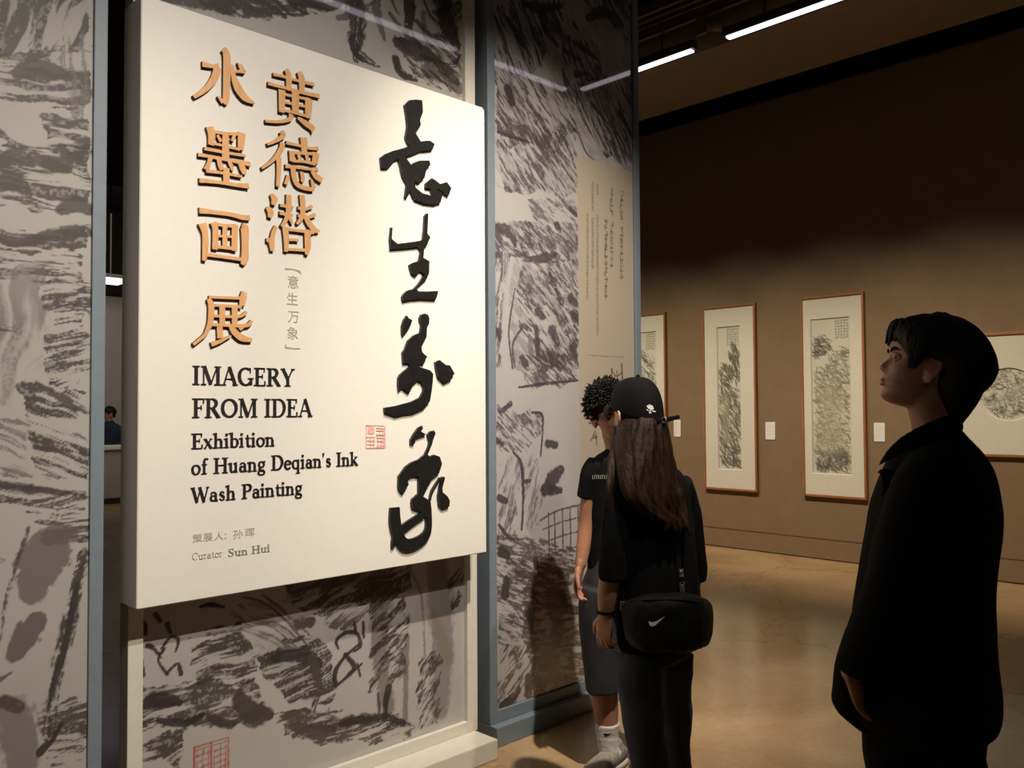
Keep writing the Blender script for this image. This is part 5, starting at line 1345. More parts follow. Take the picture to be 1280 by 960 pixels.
def vdir(a, b_, z=0.0): return RH*a+FH*b_+UP*z    # right, away, up
from mathutils.bvhtree import BVHTree
BV = {}
def surf(s, me, px, py):
    """point and normal where the sight line through a measured point meets a garment"""
    if me.name not in BV: BV[me.name] = BVHTree.FromPolygons([v.co for v in me.vertices], [p.vertices for p in me.polygons])
    bv = BV[me.name]
    d = ray(px, py).normalized()
    h = bv.ray_cast(EYE-s.o, d)
    if h[0] is None:
        q = s.p(px, py, -.1); n_ = bv.find_nearest(q); return n_[0], n_[1]
    return h[0], (h[1] if h[1].dot(d) < 0 else -h[1])
def decal(s, me, polys, name, mt_, parent, th=.002):
    bm = bmesh.new()
    for P in polys:
        pts = [surf(s, me, *p) for p in P]
        av = sum((n_ for _, n_ in pts), Vector()).normalized()
        f = [bm.verts.new(q+av*th) for q, _ in pts]; g_ = [bm.verts.new(q-av*.001) for q, _ in pts]
        c = sum((q for q, _ in pts), Vector())/len(pts); e1 = (pts[1][0]-pts[0][0]).normalized(); e2 = av.cross(e1)
        for tri in tessellate_polygon([[Vector(((q-c).dot(e1), (q-c).dot(e2), 0)) for q, _ in pts]]):
            try: bm.faces.new([f[i] for i in tri])
            except ValueError: pass
        for i in range(len(f)):
            j = (i+1) % len(f); bm.faces.new((f[i], f[j], g_[j], g_[i]))
    return obj(name, bm, mt_, parent)
def strip(s, me, pts, width, name, mt_, parent, off=.004):
    bm = bmesh.new(); Q = [surf(s, me, *p) for p in pts]
    P = [q+n_*off for q, n_ in Q]
    for i, (q, n_) in enumerate(Q):
        pass
    N = Q[len(Q)//2][1]
    t = (P[-1]-P[0]).normalized()
    tube(bm, P, [(width/2, .0025)]*len(P), ax=N.cross(t), n=10, sub=4, pw=4)
    return obj(name, bm, mt_, parent, True)

def hair_shell(T, cut, thick, n=120, nz=44, jag=0.0, seed=0, clump=0.0):
    """hair as one mass over the skull: cut(phi) = lower edge, thick(phi, t) = how far it stands off"""
    bm = bmesh.new(); rows = []
    ph = [360*k/n for k in range(n)]
    zc = [cut(a)+jag*mnoise.noise(Vector((a*.35, seed, 0))) for a in ph]
    for r_ in range(-2, nz+1):
        t = max(0, r_)/nz; row = []
        for k, a in enumerate(ph):
            z = zc[k]+(.1165-zc[k])*(1-(1-t)**1.35)
            W = float(interp(WIDE, z)); Fr = float(interp(FRONT, z)); Bk = float(interp(BACK, z))
            c, q = math.cos(math.radians(a)), math.sin(math.radians(a))
            if q < 0 and z < 0: Bk = max(Bk, .078); W = max(W, .050)
            cc = math.copysign(abs(c)**(2/2.25), c); qq = math.copysign(abs(q)**(2/2.25), q)
            x, y = W*cc, (Fr if q > 0 else Bk)*qq
            th = -.012 if r_ == -2 else thick(a, t)*(.6 if r_ == -1 else 1)
            th += 0 if r_ < 0 else clump*mnoise.noise(Vector((a*.16, t*2.2, seed)))*min(1, t*6)
            L = math.hypot(x, y)+1e-6; nzv = min(1, max(0, (z-.02)/.09))**1.4
            row.append(bm.verts.new(T(x+x/L*th*(1-nzv*.6), y+y/L*th*(1-nzv*.6), z+th*nzv-(.006 if r_ == -1 else 0))))
        rows.append(row)
    for a, b_ in zip(rows, rows[1:]):
        for k in range(n): bm.faces.new((a[k], a[(k+1) % n], b_[(k+1) % n], b_[k]))
    top = bm.verts.new(sum((v.co for v in rows[-1]), Vector())/n)
    for k in range(n): bm.faces.new((rows[-1][k], rows[-1][(k+1) % n], top))
    bot = bm.verts.new(sum((v.co for v in rows[0]), Vector())/n)
    for k in range(n): bm.faces.new((rows[0][(k+1) % n], rows[0][k], bot))
    return bm
def tab(tb):
    def f(a):
        a = (a+90) % 360        # 0 = back, 90 = right, 180 = front, 270 = left
        return float(np.interp(a, [q[0] for q in tb], [q[1] for q in tb]))
    return f

# ---------------- the woman in the cap
W_ = Person(815, 2.97, 'person in a black cap with long hair, black T-shirt and blue jeans, seen from behind')
s = W_; rt = s.root
wf = vdir(-.7, .7); wl = vdir(-.7, -.7)
hf = vdir(-.42, .90, .04)
bm = bmesh.new()
ho = s.p(796, 518.5, 0)
T = add_head(bm, ho, hf, UP, .98)
tube(bm, [ho+UP*-.07-wf*.015, ho+UP*-.12-wf*.02, s.p(806, 580), s.p(810, 600)], [.046, .045, .052, .07], n=20)
s.rings(bm, [(798, 822, 588), (786, 843, 606), (782, 852, 634), (784, 856, 680), (788, 858, 730), (788, 858, 780), (792, 850, 800)], vdir(.7, .7), .5)
tube(bm, [s.p(784, 612, -.08), s.p(769, 660, -.13), s.p(764, 706, -.14), s.p(759, 745, -.12), s.p(757, 768, -.10)], [.046, .043, .036, .032, .024], n=18)
tube(bm, [s.p(845, 614, .08), s.p(860, 664, .13), s.p(866, 706, .16), s.p(862, 745, .2), s.p(856, 772, .22)], [.046, .043, .036, .032, .024], n=18)
add_hand(bm, s.p(756.5, 769, -.098), vdir(-.06, .05, -1), wf, vdir(.7, .7), .55, .86)
add_hand(bm, s.p(856, 773, .222), vdir(-.05, .1, -1), wf, vdir(-.7, -.7), .55, .86)
for px, b_, fx in ((802, -.07, 806), (838, .09, 838)):
    tube(bm, [s.p(px, 800, b_), s.p(px+1, 850, b_), s.g(fx, b_, .47), s.g(fx+3, b_, .30), s.g(fx+6, b_, .08), s.g(fx+4, b_+.03, .05)], [.06, .056, .045, .045, .034, .03], n=18)
obj('body', remesh(bm, .0042, 2), M['skin'], rt, True)
face_parts(rt, T, M['skin'], M['lip'], .98)
# T-shirt
bm = bmesh.new()
s.rings(bm, [(793, 824, 570), (786, 838, 580), (771, 855, 594), (763, 864, 614), (765, 868, 650), (767, 872, 690), (766, 876, 730), (768, 880, 770), (773, 879, 803)], vdir(.7, .7), .6)
tube(bm, [s.p(784, 602, -.08), s.p(774, 630, -.12), s.p(768, 675, -.14), s.p(765, 724, -.142)], [.05, .05, .047, .046], n=20, cap=.15)
tube(bm, [s.p(848, 604, .08), s.p(858, 640, .12), s.p(866, 700, .15), s.p(866, 724, .16)], [.052, .052, .05, .048], n=20, cap=.15)
tee = remesh(bm, .0065, 3, .004, 14, (1, 1, .6), 1)
obj('t_shirt', tee, M['tee'], rt, True)
# jeans
bm = bmesh.new()
s.rings(bm, [(778, 868, 775), (775, 866, 800), (775, 864, 820)], vdir(.7, .7), .7)
tube(bm, [s.p(799, 815, -.07), s.p(800, 860, -.08), s.p(805, 910, -.08), s.p(811, 955, -.08), s.g(816, -.08, .10), s.g(817, -.08, .03)], [.078, .074, .068, .064, .066, .066], n=22, cap=.1)
tube(bm, [s.p(840, 815, .08), s.p(839, 860, .09), s.p(842, 900, .10), s.p(843, 955, .10), s.g(844, .10, .10), s.g(845, .10, .03)], [.078, .071, .064, .060, .064, .064], n=22, cap=.1)
obj('jeans', remesh(bm, .007, 3, .006, 11, (1, 1, .8), 2), M['denim'], rt, True)
for px, b_ in ((815, -.11), (844, .07)):
    h_ = s.g(px, b_, 0); shoe('shoe', rt, h_, h_+wf*.245, M['shoe_black'], M['sole_white'])
# hair: long, over the shoulders and back
bm = bmesh.new()
lat = vdir(.7, .7)
rowsH = [(780, 824, 516, -.02, .92), (773, 830, 530, -.035, .88), (768, 837, 555, -.05, .72), (768, 844, 580, -.075, .52), (771, 852, 603, -.095, .38), (780, 858, 622, -.11, .3), (798, 861, 638, -.115, .25), (820, 863, 650, -.118, .22), (842, 862, 660, -.118, .18)]
P = []; Rd = []
for l, rr_, y, b_, ra_ in rowsH:
    f = math.sqrt(.5+.5*ra_**2); B = s.m((rr_-l)/2)/f; P.append(s.p((l+rr_)/2, y, b_)); Rd.append((B, B*ra_))
tube(bm, P, Rd, ax=lat, n=36, sub=4, flat=True, cap=.4)
rg = random.Random(4)
for k in range(46):                                     # locks lying over the mass
    u_ = rg.uniform(-.92, .92); i0 = rg.choice((0, 0, 1)); pts = []; rd = []
    for i in range(i0, min(len(rowsH), i0+rg.choice((6, 7, 8)))):
        a = math.asin(u_)*.98
        e2 = Vector((0, 0, 1)).cross(lat)
        sgn = 1 if e2.dot(vdir(.7, -.7)) > 0 else -1
        pts.append(P[i]+lat*Rd[i][0]*math.sin(a)*1.0+e2*sgn*Rd[i][1]*math.cos(a)*1.02+vdir(rg.uniform(-.006, .006), rg.uniform(-.004, .004))); rd.append(.0065)
    pts.append(pts[-1]+vdir(rg.uniform(-.01, .015), -.002, -.035)); rd.append(.0012)
    tube(bm, pts, rd, n=8, sub=3)
tube(bm, [s.p(772, 535, -.02), s.p(768, 562, -.06), s.p(765, 590, -.13), s.p(762, 612, -.175), s.p(762, 632, -.19)], [(.012, .016), (.018, .014), (.02, .01), (.014, .008), (.002, .002)], ax=lat, n=14)
obj('hair', remesh(bm, .004, 1), M['hair_brown'], rt, True)
# cap
bm = bmesh.new(); rows = []; NP = 72
def cap_pt(a, t):
    c, q = math.cos(a), math.sin(a)
    zb = .010+.034*q; z = zb+(.134-zb)*math.sin(t*math.pi/2)
    k_ = math.cos(t*math.pi/2)**.72
    return (.0865*c*k_, (.108 if q > 0 else .112)*q*k_-.004*(1-k_), z)
for i in range(15):
    t = i/15; rows.append([bm.verts.new(T(*cap_pt(2*math.pi*k/NP, t))) for k in range(NP)])
tp = bm.verts.new(T(0, -.004, .134))
inn = [bm.verts.new(T(*(v*.94 if j < 2 else v for j, v in enumerate(cap_pt(2*math.pi*k/NP, 0))))) for k in range(NP)]
for a, b_ in zip([inn]+rows, rows):
    for k in range(NP): bm.faces.new((a[k], a[(k+1) % NP], b_[(k+1) % NP], b_[k]))
for k in range(NP): bm.faces.new((rows[-1][k], rows[-1][(k+1) % NP], tp))
bm.faces.new(inn[::-1])
capm = obj('cap', bm, M['cap'], rt, True); cap_me = capm.data
bm = bmesh.new(); up_ = []; dn = []
for j in range(9):
    for i in range(17):
        a = math.radians(90+(i-8)/8*58); e = j/8
        x, y, z = cap_pt(a, 0); ln = .072*math.cos((i-8)/8*1.35)**.6
        y2 = y+e*ln; x2 = x*(1+.06*e); z2 = z+.004-.016*e-.030*(x2/.08)**2*e
        up_.append(bm.verts.new(T(x2, y2-.006, z2))); dn.append(bm.verts.new(T(x2, y2-.006, z2-.004)))
for arr, fl in ((up_, 0), (dn, 1)):
    for j in range(8):
        for i in range(16):
            q = (arr[j*17+i], arr[j*17+i+1], arr[j*17+18+i], arr[j*17+17+i]); bm.faces.new(q if not fl else q[::-1])
edge = [j*17 for j in range(8, -1, -1)]+list(range(1, 17))+[j*17+16 for j in range(1, 9)]+[8*17+i for i in range(15, -1, -1)]
for a, b_ in zip(edge, edge[1:]): bm.faces.new((up_[a], up_[b_], dn[b_], dn[a]))
obj('brim', bm, M['cap'], capm, True)
bm = bmesh.new(); bmesh.ops.create_uvsphere(bm, u_segments=14, v_segments=8, radius=.008); bm.transform(Matrix.Translation(T(0, -.004, .135))); obj('button', bm, M['cap'], capm, True)
bm = bmesh.new(); P = [s.p(822, 526, -.105), s.p(830, 525, -.085), s.p(838, 523.5, -.075), s.p(849, 521, -.07)]
tube(bm, P, [(.009, .003), (.0095, .003), (.008, .003), (.0065, .003)], ax=UP, n=10, sub=3, pw=4); obj('strap_end', bm, M['cap'], capm, True)
bm = bmesh.new(); c = s.p(830.3, 525, -.0935)
tube(bm, [c+UP*-.0085+RH*-.006, c+UP*.0085+RH*-.006, c+UP*.0085+RH*.006, c+UP*-.0085+RH*.006, c+UP*-.0085+RH*-.006], [.002]*5, n=8, sub=1); obj('clasp', bm, M['steel'], capm, True)
def z5(pts): return [(700+x/3.84, 450+y/3.84) for x, y in pts]
decal(s, cap_me, [z5(q) for q in ([(414, 222), (428, 213), (444, 220), (450, 236), (438, 240), (424, 234)], [(412, 236), (422, 238), (428, 246), (420, 244)], [(438, 242), (456, 244), (460, 250), (444, 248)], [(424, 250), (436, 250), (440, 255), (428, 256)], [(430, 240), (436, 241), (435, 248), (430, 247)])], 'embroidered_mark', M['logo'], capm)
# bracelet
bm = bmesh.new(); c = s.p(757.3, 764.5, -.102)
tube(bm, [c+RH*(.030*math.cos(a))+FH*(.030*math.sin(a)) for a in [2*math.pi*k/16 for k in range(17)]], [(.006, .004)]*17, ax=UP, n=8, sub=1); obj('bracelet', bm, M['bag'], rt, True)
# the bag she wears
bg_o = s.o
bg = thing('crossbody_bag', bg_o, 'black nylon hip bag with a white tick mark, worn by the capped woman', 'bag')
bm = bmesh.new()
tube(bm, [s.p(786, 780, -.165), s.p(806, 779, -.21), s.p(836, 778, -.215), s.p(862, 778, -.165), s.p(879, 778, -.07)], [(.070, .026), (.088, .046), (.092, .058), (.090, .055), (.072, .035)], ax=UP, n=28, sub=5, pw=3.2, cap=.5)
pm = remesh(bm, .006, 3, .004, 16, (1, 1, 1), 5)
obj('pouch', pm, M['bag'], bg, True)
def z6(pts): return [(700+x/3.556, 690+y/3.556) for x, y in pts]
decal(s, pm, [z6([(394, 308), (398, 324), (408, 331), (422, 327), (466, 287), (424, 310), (408, 313)])], 'tick_mark', M['logo'], bg)
bm = bmesh.new()
z = [surf(s, pm, x, y) for x, y in ((790, 752), (806, 750.5), (822, 750), (840, 750), (858, 751), (872, 754))]
tube(bm, [q+n_*.002 for q, n_ in z], [.0022]*len(z), n=6, sub=4); obj('zip', bm, M['bag'], bg, True)
strip(s, tee, [(849, 738), (848, 715), (846, 690), (843, 665), (839, 640), (833, 612)], .026, 'strap', M['bag'], bg, .004)
strip(s, tee, [(782, 760), (779, 750), (776, 740)], .02, 'strap', M['bag'], bg, .004)
for px, py, h_ in ((848, 716, .012), (849, 735, .02), (781.5, 757, .014)):
    q, n_ = surf(s, tee, px, py); q = q+n_*.012; t2 = n_.cross(UP).normalized()
    bm = bmesh.new(); a = .009
    tube(bm, [q+t2*-a+UP*-h_, q+t2*-a+UP*h_, q+t2*a+UP*h_, q+t2*a+UP*-h_, q+t2*-a+UP*-h_], [.0026]*5, n=8, sub=1)
    tube(bm, [q+UP*-h_*.5, q+UP*h_*.5], [.004, .004], n=8, sub=1)
    obj('buckle', remesh(bm, .0015, 1), M['steel'], bg, True)

# ---------------- the boy in shorts
B_ = Person(760, 3.62, 'person with short spiky dark hair in black T-shirt, charcoal shorts and white socks')
s = B_; rt = s.root
bf = vdir(-.40, -.917); bl = vdir(.917, -.40)
bm = bmesh.new()
ho = s.p(763, 515.5, -.03)
hf = vdir(.14, -.93, -.26); hu = UP-RH*.24
T = add_head(bm, ho, hf, hu, .95)
tube(bm, [T(0, -.02, -.05), T(0, -.022, -.11), s.p(772, 560, .02), s.p(773, 580, .02)], [.048, .048, .053, .07], n=20)
s.rings(bm, [(764, 782, 564), (752, 795, 582), (748, 798, 604), (748, 798, 650), (750, 796, 700), (750, 796, 735)], vdir(.917, -.40), .45)
tube(bm, [s.p(750, 588, .0), s.p(737, 624, .015), s.p(733, 655, .02), s.p(729, 685, .0), s.p(726, 706, -.02)], [.044, .038, .033, .03, .024], n=18)
add_hand(bm, s.p(725.5, 707, -.022), vdir(-.18, -.12, -1), bf, vdir(.9, -.4), .6, .95)
tube(bm, [s.p(797, 590, -.02), s.p(812, 635, -.04), s.p(814, 665, -.05), s.p(811, 695, -.10), s.p(808, 715, -.13)], [.044, .038, .033, .03, .024], n=18)
add_hand(bm, s.p(808, 716, -.132), vdir(-.05, -.15, -1), bf, vdir(-.9, .4), .6, .95)
legs = [[s.p(754, 752, 0), s.p(753, 800, 0), s.p(755, 852, -.005), s.p(757, 882, .012), s.p(759, 912, .01), s.p(762, 938, .005), s.g(763, .01, .05)],
        [s.p(790, 752, .02), s.p(794, 800, .03), s.p(796, 852, .03), s.p(797, 882, .05), s.p(798, 912, .05), s.p(799, 938, .05), s.g(799, .05, .05)]]
for L in legs: tube(bm, L, [.06, .064, .052, .0535, .044, .036, .036], n=20)
obj('body', remesh(bm, .0042, 2), M['skin2'], rt, True)
face_parts(rt, T, M['skin2'], M['lip'], .95)
bm = bmesh.new()
s.rings(bm, [(762, 784, 556), (755, 792, 564), (743, 803, 573), (736, 809, 590), (737, 808, 622), (739, 806, 660), (736, 807, 700), (734, 809, 724)], vdir(.917, -.40), .64)
tube(bm, [s.p(748, 578, 0), s.p(741, 592, .005), s.p(735, 612, .012), s.p(733, 622, .014)], [.046, .052, .045, .043], n=20, cap=.15)
tube(bm, [s.p(798, 578, -.01), s.p(806, 592, -.02), s.p(811, 612, -.03), s.p(812, 626, -.035)], [.046, .052, .046, .044], n=20, cap=.15)
teeb = remesh(bm, .0065, 3, .0045, 15, (1, 1, .6), 7)
obj('t_shirt', teeb, M['tee2'], rt, True)
bars = []
for k in range(9):
    x = 740.5+k*2.5; y = 596.5-(k % 2)*.4
    bars.append([(x, y-2.6), (x+.7, y-2.6), (x+.7, y+2.2), (x, y+2.2)])
    bars.append([(x, y-2.6), (x+1.7, y-2.6), (x+1.7, y-1.9), (x, y-1.9)] if k % 3 else [(x, y+1.5), (x+1.7, y+1.5), (x+1.7, y+2.2), (x, y+2.2)])
decal(s, teeb, bars, 'chest_print', mat('grey_shirt_print', (.30, .29, .27), .7, .3), rt, .0015)
bm = bmesh.new()
s.rings(bm, [(739, 804, 694), (735, 807, 710), (729, 809, 726), (725, 812, 745)], vdir(.917, -.40), .68)
tube(bm, [s.p(751, 735, 0), s.p(748, 765, 0), s.p(751, 810, 0), s.p(754.5, 863, -.005)], [(.086, .095), (.088, .095), (.083, .088), (.074, .08)], ax=RH, n=24, cap=.08)
tube(bm, [s.p(790, 735, .02), s.p(793, 765, .03), s.p(795, 810, .03), s.p(797, 863, .03)], [(.086, .095), (.088, .095), (.083, .088), (.074, .08)], ax=RH, n=24, cap=.08)
obj('shorts', remesh(bm, .0065, 3, .008, 9, (1, 1, .5), 9), M['short'], rt, True)
for i, L in enumerate(legs):
    bm = bmesh.new()
    a, b_ = L[4], L[6]
    tube(bm, [L[4]+UP*.028, L[4]+UP*.02, L[4]+UP*-.02, L[5], L[6]], [.0495, .051, .048, .0445, .046], n=22, sub=4, cap=.1)
    sk = obj('sock', remesh(bm, .004, 2, .0015, 30, (1, 1, 2.5), 3+i), M['sock'], rt, True)
    if i == 0:
        decal(s, sk.data, [z6([(192, 808), (200, 818), (212, 816), (232, 804), (210, 808), (202, 806)])], 'tick_mark', M['text'], sk)
    h_ = L[6].copy(); h_.z = 0; dv = vdir(-.62, -.785) if i == 0 else vdir(-.2, -.98)
    shoe('shoe', rt, h_-dv*.065, h_+dv*.205, M['shoe_grey'], M['sole_white'], .052)
# hair: tousled
cutb = tab([(0, -.075), (40, -.06), (70, -.03), (84, .012), (100, .005), (112, -.012), (125, .03), (150, .045), (180, .04), (210, .045), (235, .03), (248, -.012), (260, .005), (276, .012), (290, -.03), (320, -.06), (360, -.075)])
bm = hair_shell(T, cutb, lambda a, t: .008+.026*math.sin(min(1, t*2.2)*math.pi/2), jag=.01, seed=3, clump=.012)
rg = random.Random(9)
for k in range(900):
    a = rg.uniform(0, 360); t = rg.uniform(.05, 1)**.8; z0 = cutb(a); z = z0+(.112-z0)*t
    Wd, Fr, Bk = float(interp(WIDE, z)), float(interp(FRONT, z)), float(interp(BACK, z))
    c, q = math.cos(math.radians(a)), math.sin(math.radians(a)); x, y = Wd*c, (Fr if q > 0 else max(Bk, .05))*q
    nn = Vector((x, y, max(0, z-.01)*1.5)).normalized(); base = Vector((x, y, z))+nn*.018
    dr = (nn*.8+Vector((rg.uniform(-.7, .7), rg.uniform(-.3, .7), rg.uniform(-.1, .6)))).normalized(); L = rg.uniform(.018, .036)
    p0 = base; p1 = base+nn*.006+dr*L*.5; p2 = p1+(dr+Vector((0, .35, -.35))).normalized()*L*.5
    tube(bm, [T(*p0), T(*p1), T(*p2)], [.0065, .005, .0008], n=6, sub=2, cap=0)
obj('hair', bm, M['hair'], rt, True)

# ---------------- the man in the coat
M_ = Person(1160, 2.3, 'person in a long black coat with dark full hair, standing in profile at the right')
s = M_; rt = s.root
mf = vdir(-.82, .57); ml = vdir(-.57, -.82)
bm = bmesh.new()
ho = s.p(1153, 457, 0)
hf = vdir(-.95, .20, .24)
T = add_head(bm, ho, hf, UP+RH*.25, 1.0)
tube(bm, [T(0, -.025, -.03), T(0, -.03, -.08), s.p(1168, 528, .0), s.p(1172, 552, .0), s.p(1175, 575, 0)], [.052, .054, .058, .066, .09], n=24)
s.rings(bm, [(1140, 1206, 556), (1112, 1234, 585), (1104, 1238, 640), (1100, 1232, 720), (1100, 1232, 800), (1104, 1234, 870)], vdir(.57, .82), .6)
hw = s.p(1064, 843, -.165)
tube(bm, [s.p(1160, 588, -.17), s.p(1136, 665, -.22), s.p(1116, 735, -.235), s.p(1088, 795, -.20), hw], [.05, .046, .04, .036, .026], n=20)
add_hand(bm, hw, vdir(.34, .30, -.8), vdir(.5, .75), -mf, .35, .95)
tube(bm, [s.p(1180, 588, .17), s.p(1160, 665, .26), s.p(1140, 735, .3), s.p(1110, 790, .3), s.p(1092, 835, .28)], [.05, .046, .04, .036, .027], n=20)
add_hand(bm, s.p(1091, 836, .28), vdir(.1, .1, -.9), mf, vdir(-.57, -.82), .5, 1.0)
for px, b_ in ((1124, -.08), (1188, .09)):
    tube(bm, [s.p(px, 860, b_), s.p(px, 930, b_), s.g(px, b_, .50), s.g(px+4, b_, .34), s.g(px+6, b_, .09), s.g(px+4, b_, .05)], [.07, .066, .05, .05, .036, .034], n=20)
obj('body', remesh(bm, .0042, 2), M['skin'], rt, True)
face_parts(rt, T, M['skin'], M['lip'], 1.0)
# coat
bm = bmesh.new()
s.rings(bm, [(1150, 1199, 533), (1135, 1210, 547), (1113, 1230, 567), (1099, 1246, 592), (1086, 1254, 626), (1079, 1255, 660), (1072, 1248, 705), (1063, 1247, 763), (1054, 1251, 828), (1050, 1254, 868), (1058, 1253, 886), (1074, 1250, 899)], vdir(.57, .82), .68, sub=4)
tube(bm, [s.p(1168, 578, -.13), s.p(1150, 610, -.20), s.p(1130, 670, -.235), s.p(1114, 735, -.245), s.p(1088, 795, -.205), s.p(1070, 838, -.175)], [.052, .064, .064, .060, .055, .049], n=24, cap=.12)
tube(bm, [s.p(1182, 578, .13), s.p(1172, 610, .22), s.p(1160, 670, .27), s.p(1142, 735, .3), s.p(1112, 795, .3), s.p(1094, 830, .28)], [.052, .066, .066, .062, .058, .054], n=24, cap=.12)
tube(bm, [s.p(1050, 862, -.10), s.p(1058, 884, -.10), s.p(1082, 893, -.08), s.p(1110, 890, -.02)], [(.012, .03), (.016, .04), (.02, .05), (.02, .06)], ax=vdir(.5, .1, .8), n=20, cap=.4)
tube(bm, [s.p(1072, 790, -.10), s.p(1060, 830, -.10), s.p(1053, 860, -.095), s.p(1055, 882, -.09), s.p(1080, 898, -.06)], [(.03, .04), (.03, .04), (.022, .035), (.024, .04), (.02, .05)], ax=RH, n=20, cap=.4)
coat = remesh(bm, .0065, 3, .005, 8, (1, 1, .5), 12)
obj('coat', coat, M['coat'], rt, True)
bm = bmesh.new()                                        # turned-down collar and lapel
tube(bm, [s.p(1099, 581, -.05), s.p(1112, 569, -.085), s.p(1134, 554, -.115), s.p(1164, 540, -.125), s.p(1188, 531, -.08), s.p(1198, 528, .0), s.p(1194, 532, .07), s.p(1172, 542, .11), s.p(1140, 556, .1), s.p(1112, 573, .04)],
     [(.003, .003), (.013, .006), (.022, .008), (.027, .010), (.027, .010), (.026, .010), (.026, .010), (.026, .010), (.022, .009), (.008, .006)], ax=UP-RH*.25, n=16, sub=4)
tube(bm, [s.p(1098, 591, -.05), s.p(1104, 589, -.085), s.p(1111, 600, -.095), s.p(1104, 640, -.07)], [(.003, .003), (.014, .006), (.020, .006), (.01, .005)], ax=vdir(1, 0, .6), n=14, sub=4)
obj('collar', remesh(bm, .0045, 2), M['coat'], rt, True)
bm = bmesh.new()
s.rings(bm, [(1085, 1240, 868), (1084, 1236, 895)], vdir(.57, .82), .75)
tube(bm, [s.p(1128, 880, -.08), s.p(1125, 940, -.085), s.g(1126, -.085, .48), s.g(1130, -.085, .25), s.g(1133, -.085, .06)], [.098, .092, .08, .074, .07], n=24, cap=.1)
tube(bm, [s.p(1190, 880, .09), s.p(1187, 940, .09), s.g(1186, .09, .48), s.g(1190, .09, .25), s.g(1192, .09, .06)], [.098, .092, .08, .074, .07], n=24, cap=.1)
obj('trousers', remesh(bm, .007, 3, .006, 9, (1, 1, .6), 15), M['trouser'], rt, True)
for px, b_ in ((1132, -.10), (1192, .075)):
    h_ = s.g(px, b_, 0); shoe('shoe', rt, h_-mf*.03, h_+mf*.25, M['shoe_black'], M['text'], .05)
cutm = tab([(0, -.128), (35, -.118), (62, -.07), (80, .010), (95, .020), (108, -.018), (118, -.018), (128, .026), (150, .048), (180, .052), (210, .048), (232, .026), (242, -.018), (252, -.018), (265, .020), (280, .010), (298, -.07), (325, -.118), (360, -.128)])
def thm(a, t):
    back = .5-.5*math.cos(math.radians(((a+90) % 360)))      # 0 at the back, 1 in front
    rnd = max(0, math.sin(math.pi*min(1, (t+.16)/1.16)))**.62
    edge = math.sin(min(1, t*3.2)*math.pi/2)
    return .010+.070*(1-back)**1.1*rnd+.017*back*edge*(1-.5*max(0, t-.6)/.4)
bm = hair_shell(T, cutm, thm, jag=.004, seed=8, clump=.004)
rg = random.Random(14)
for k in range(34):                                     # fringe locks over the forehead
    a = rg.uniform(38, 142); z = .064+rg.uniform(0, .014); W0, F0 = float(interp(WIDE, z)), float(interp(FRONT, z))
    c, q = math.cos(math.radians(a)), math.sin(math.radians(a)); x, y = W0*c, F0*q
    tube(bm, [T(x*1.12, y*1.16, z+.03), T(x*1.18, y*1.22, z+.006), T(x*1.16, y*1.20+.006, z-.018-rg.uniform(0, .01))], [.009, .008, .0012], n=8, sub=3)
obj('hair', bm, M['hair'], rt, True)

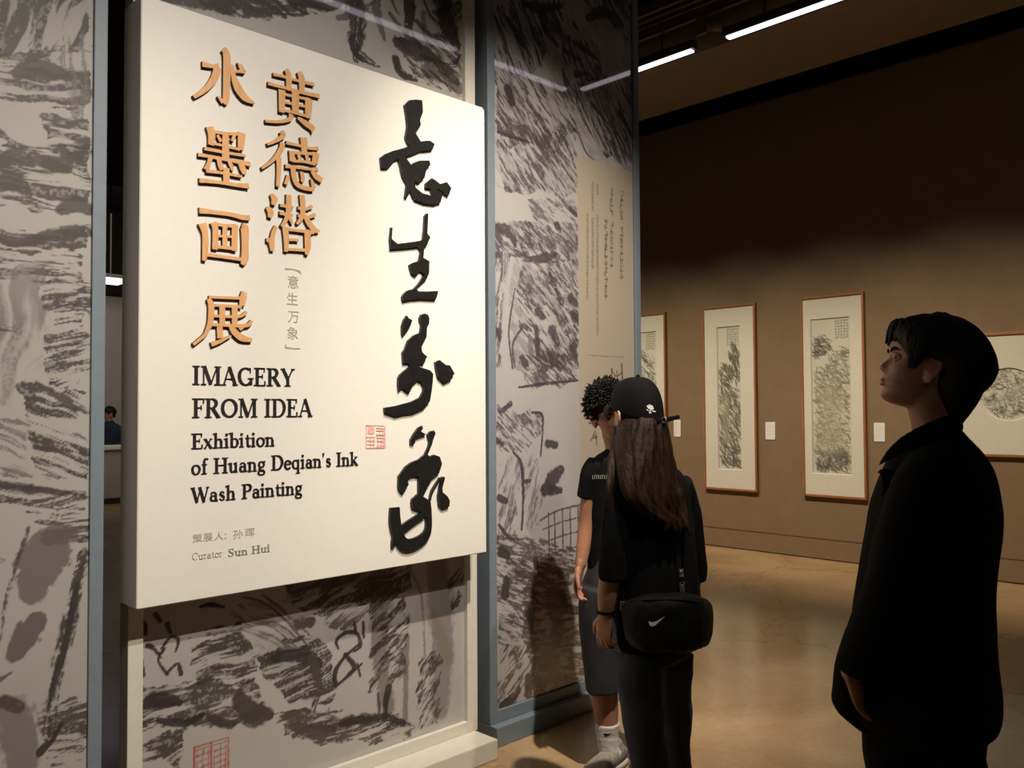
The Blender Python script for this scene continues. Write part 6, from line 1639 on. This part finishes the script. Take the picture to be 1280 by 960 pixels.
# ---------------- the far visitor seen through the gap
D_ = Person(137.5, 15.2, 'small distant person in dark clothes behind the pale counter, seen through the left gap')
s = D_; rt = s.root
bm = bmesh.new()
ho = s.p(137, 517, 0)
T = add_head(bm, ho, vdir(-.75, -.6, -.1), UP, 1.0)
zt = ho.z
g = lambda a, b_, z: vdir(a, b_, z)
tube(bm, [ho+UP*-.06, ho+UP*-.13, ho+UP*-.19], [.05, .05, .07], n=14)
tube(bm, [g(0, 0, zt-.2), g(0, 0, zt-.27), g(0, 0, zt-.45), g(0, 0, zt-.7)], [(.10, .08), (.17, .10), (.15, .10), (.15, .11)], ax=RH, n=20, flat=True)
for sx in (-1, 1):
    tube(bm, [g(sx*.17, 0, zt-.26), g(sx*.21, -.02, zt-.5), g(sx*.19, -.2, zt-.66)], [.045, .038, .026], n=12)
    add_hand(bm, g(sx*.19, -.2, zt-.66), vdir(-sx*.2, -1, -.15), vdir(-sx, 0), vdir(0, 0, -1), .4)
    tube(bm, [g(sx*.09, 0, zt-.7), g(sx*.09, 0, .48), g(sx*.09, .02, .06)], [.08, .055, .036], n=14)
obj('body', remesh(bm, .007, 2), M['skin2'], rt, True)
bm = bmesh.new()
tube(bm, [g(0, 0, zt-.17), g(0, 0, zt-.24), g(0, 0, zt-.45), g(0, 0, zt-.74)], [(.09, .08), (.2, .12), (.18, .125), (.18, .13)], ax=RH, n=22, flat=True)
for sx in (-1, 1): tube(bm, [g(sx*.18, 0, zt-.26), g(sx*.215, -.02, zt-.5), g(sx*.195, -.16, zt-.64)], [.058, .05, .042], n=14)
obj('jacket', remesh(bm, .009, 2), mat('navy_cloth', (.018, .028, .045), .8, .3), rt, True)
bm = bmesh.new(); tube(bm, [g(-.10, -.125, zt-.24), g(-.11, -.135, zt-.45), g(-.11, -.135, zt-.72)], [(.035, .012)]*3, ax=RH, n=12); obj('teal_panel', bm, mat('teal_cloth', (.05, .24, .26), .8, .3), rt, True)
bm = bmesh.new()
tube(bm, [g(0, 0, zt-.68), g(0, 0, zt-.8)], [(.17, .13)]*2, ax=RH, n=18, flat=True)
for sx in (-1, 1): tube(bm, [g(sx*.09, 0, zt-.75), g(sx*.09, 0, .5), g(sx*.09, .02, .05)], [.1, .075, .06], n=14)
obj('trousers', remesh(bm, .01, 2), M['trouser'], rt, True)
for sx in (-1, 1): shoe('shoe', rt, g(sx*.09, .06, 0), g(sx*.09, -.2, 0), M['shoe_black'], M['text'])
obj('hair', hair_shell(T, cutb, lambda a, t: .012+.012*t, n=60, nz=20), M['hair'], rt, True)
face_parts(rt, T, M['skin2'], M['lip'])
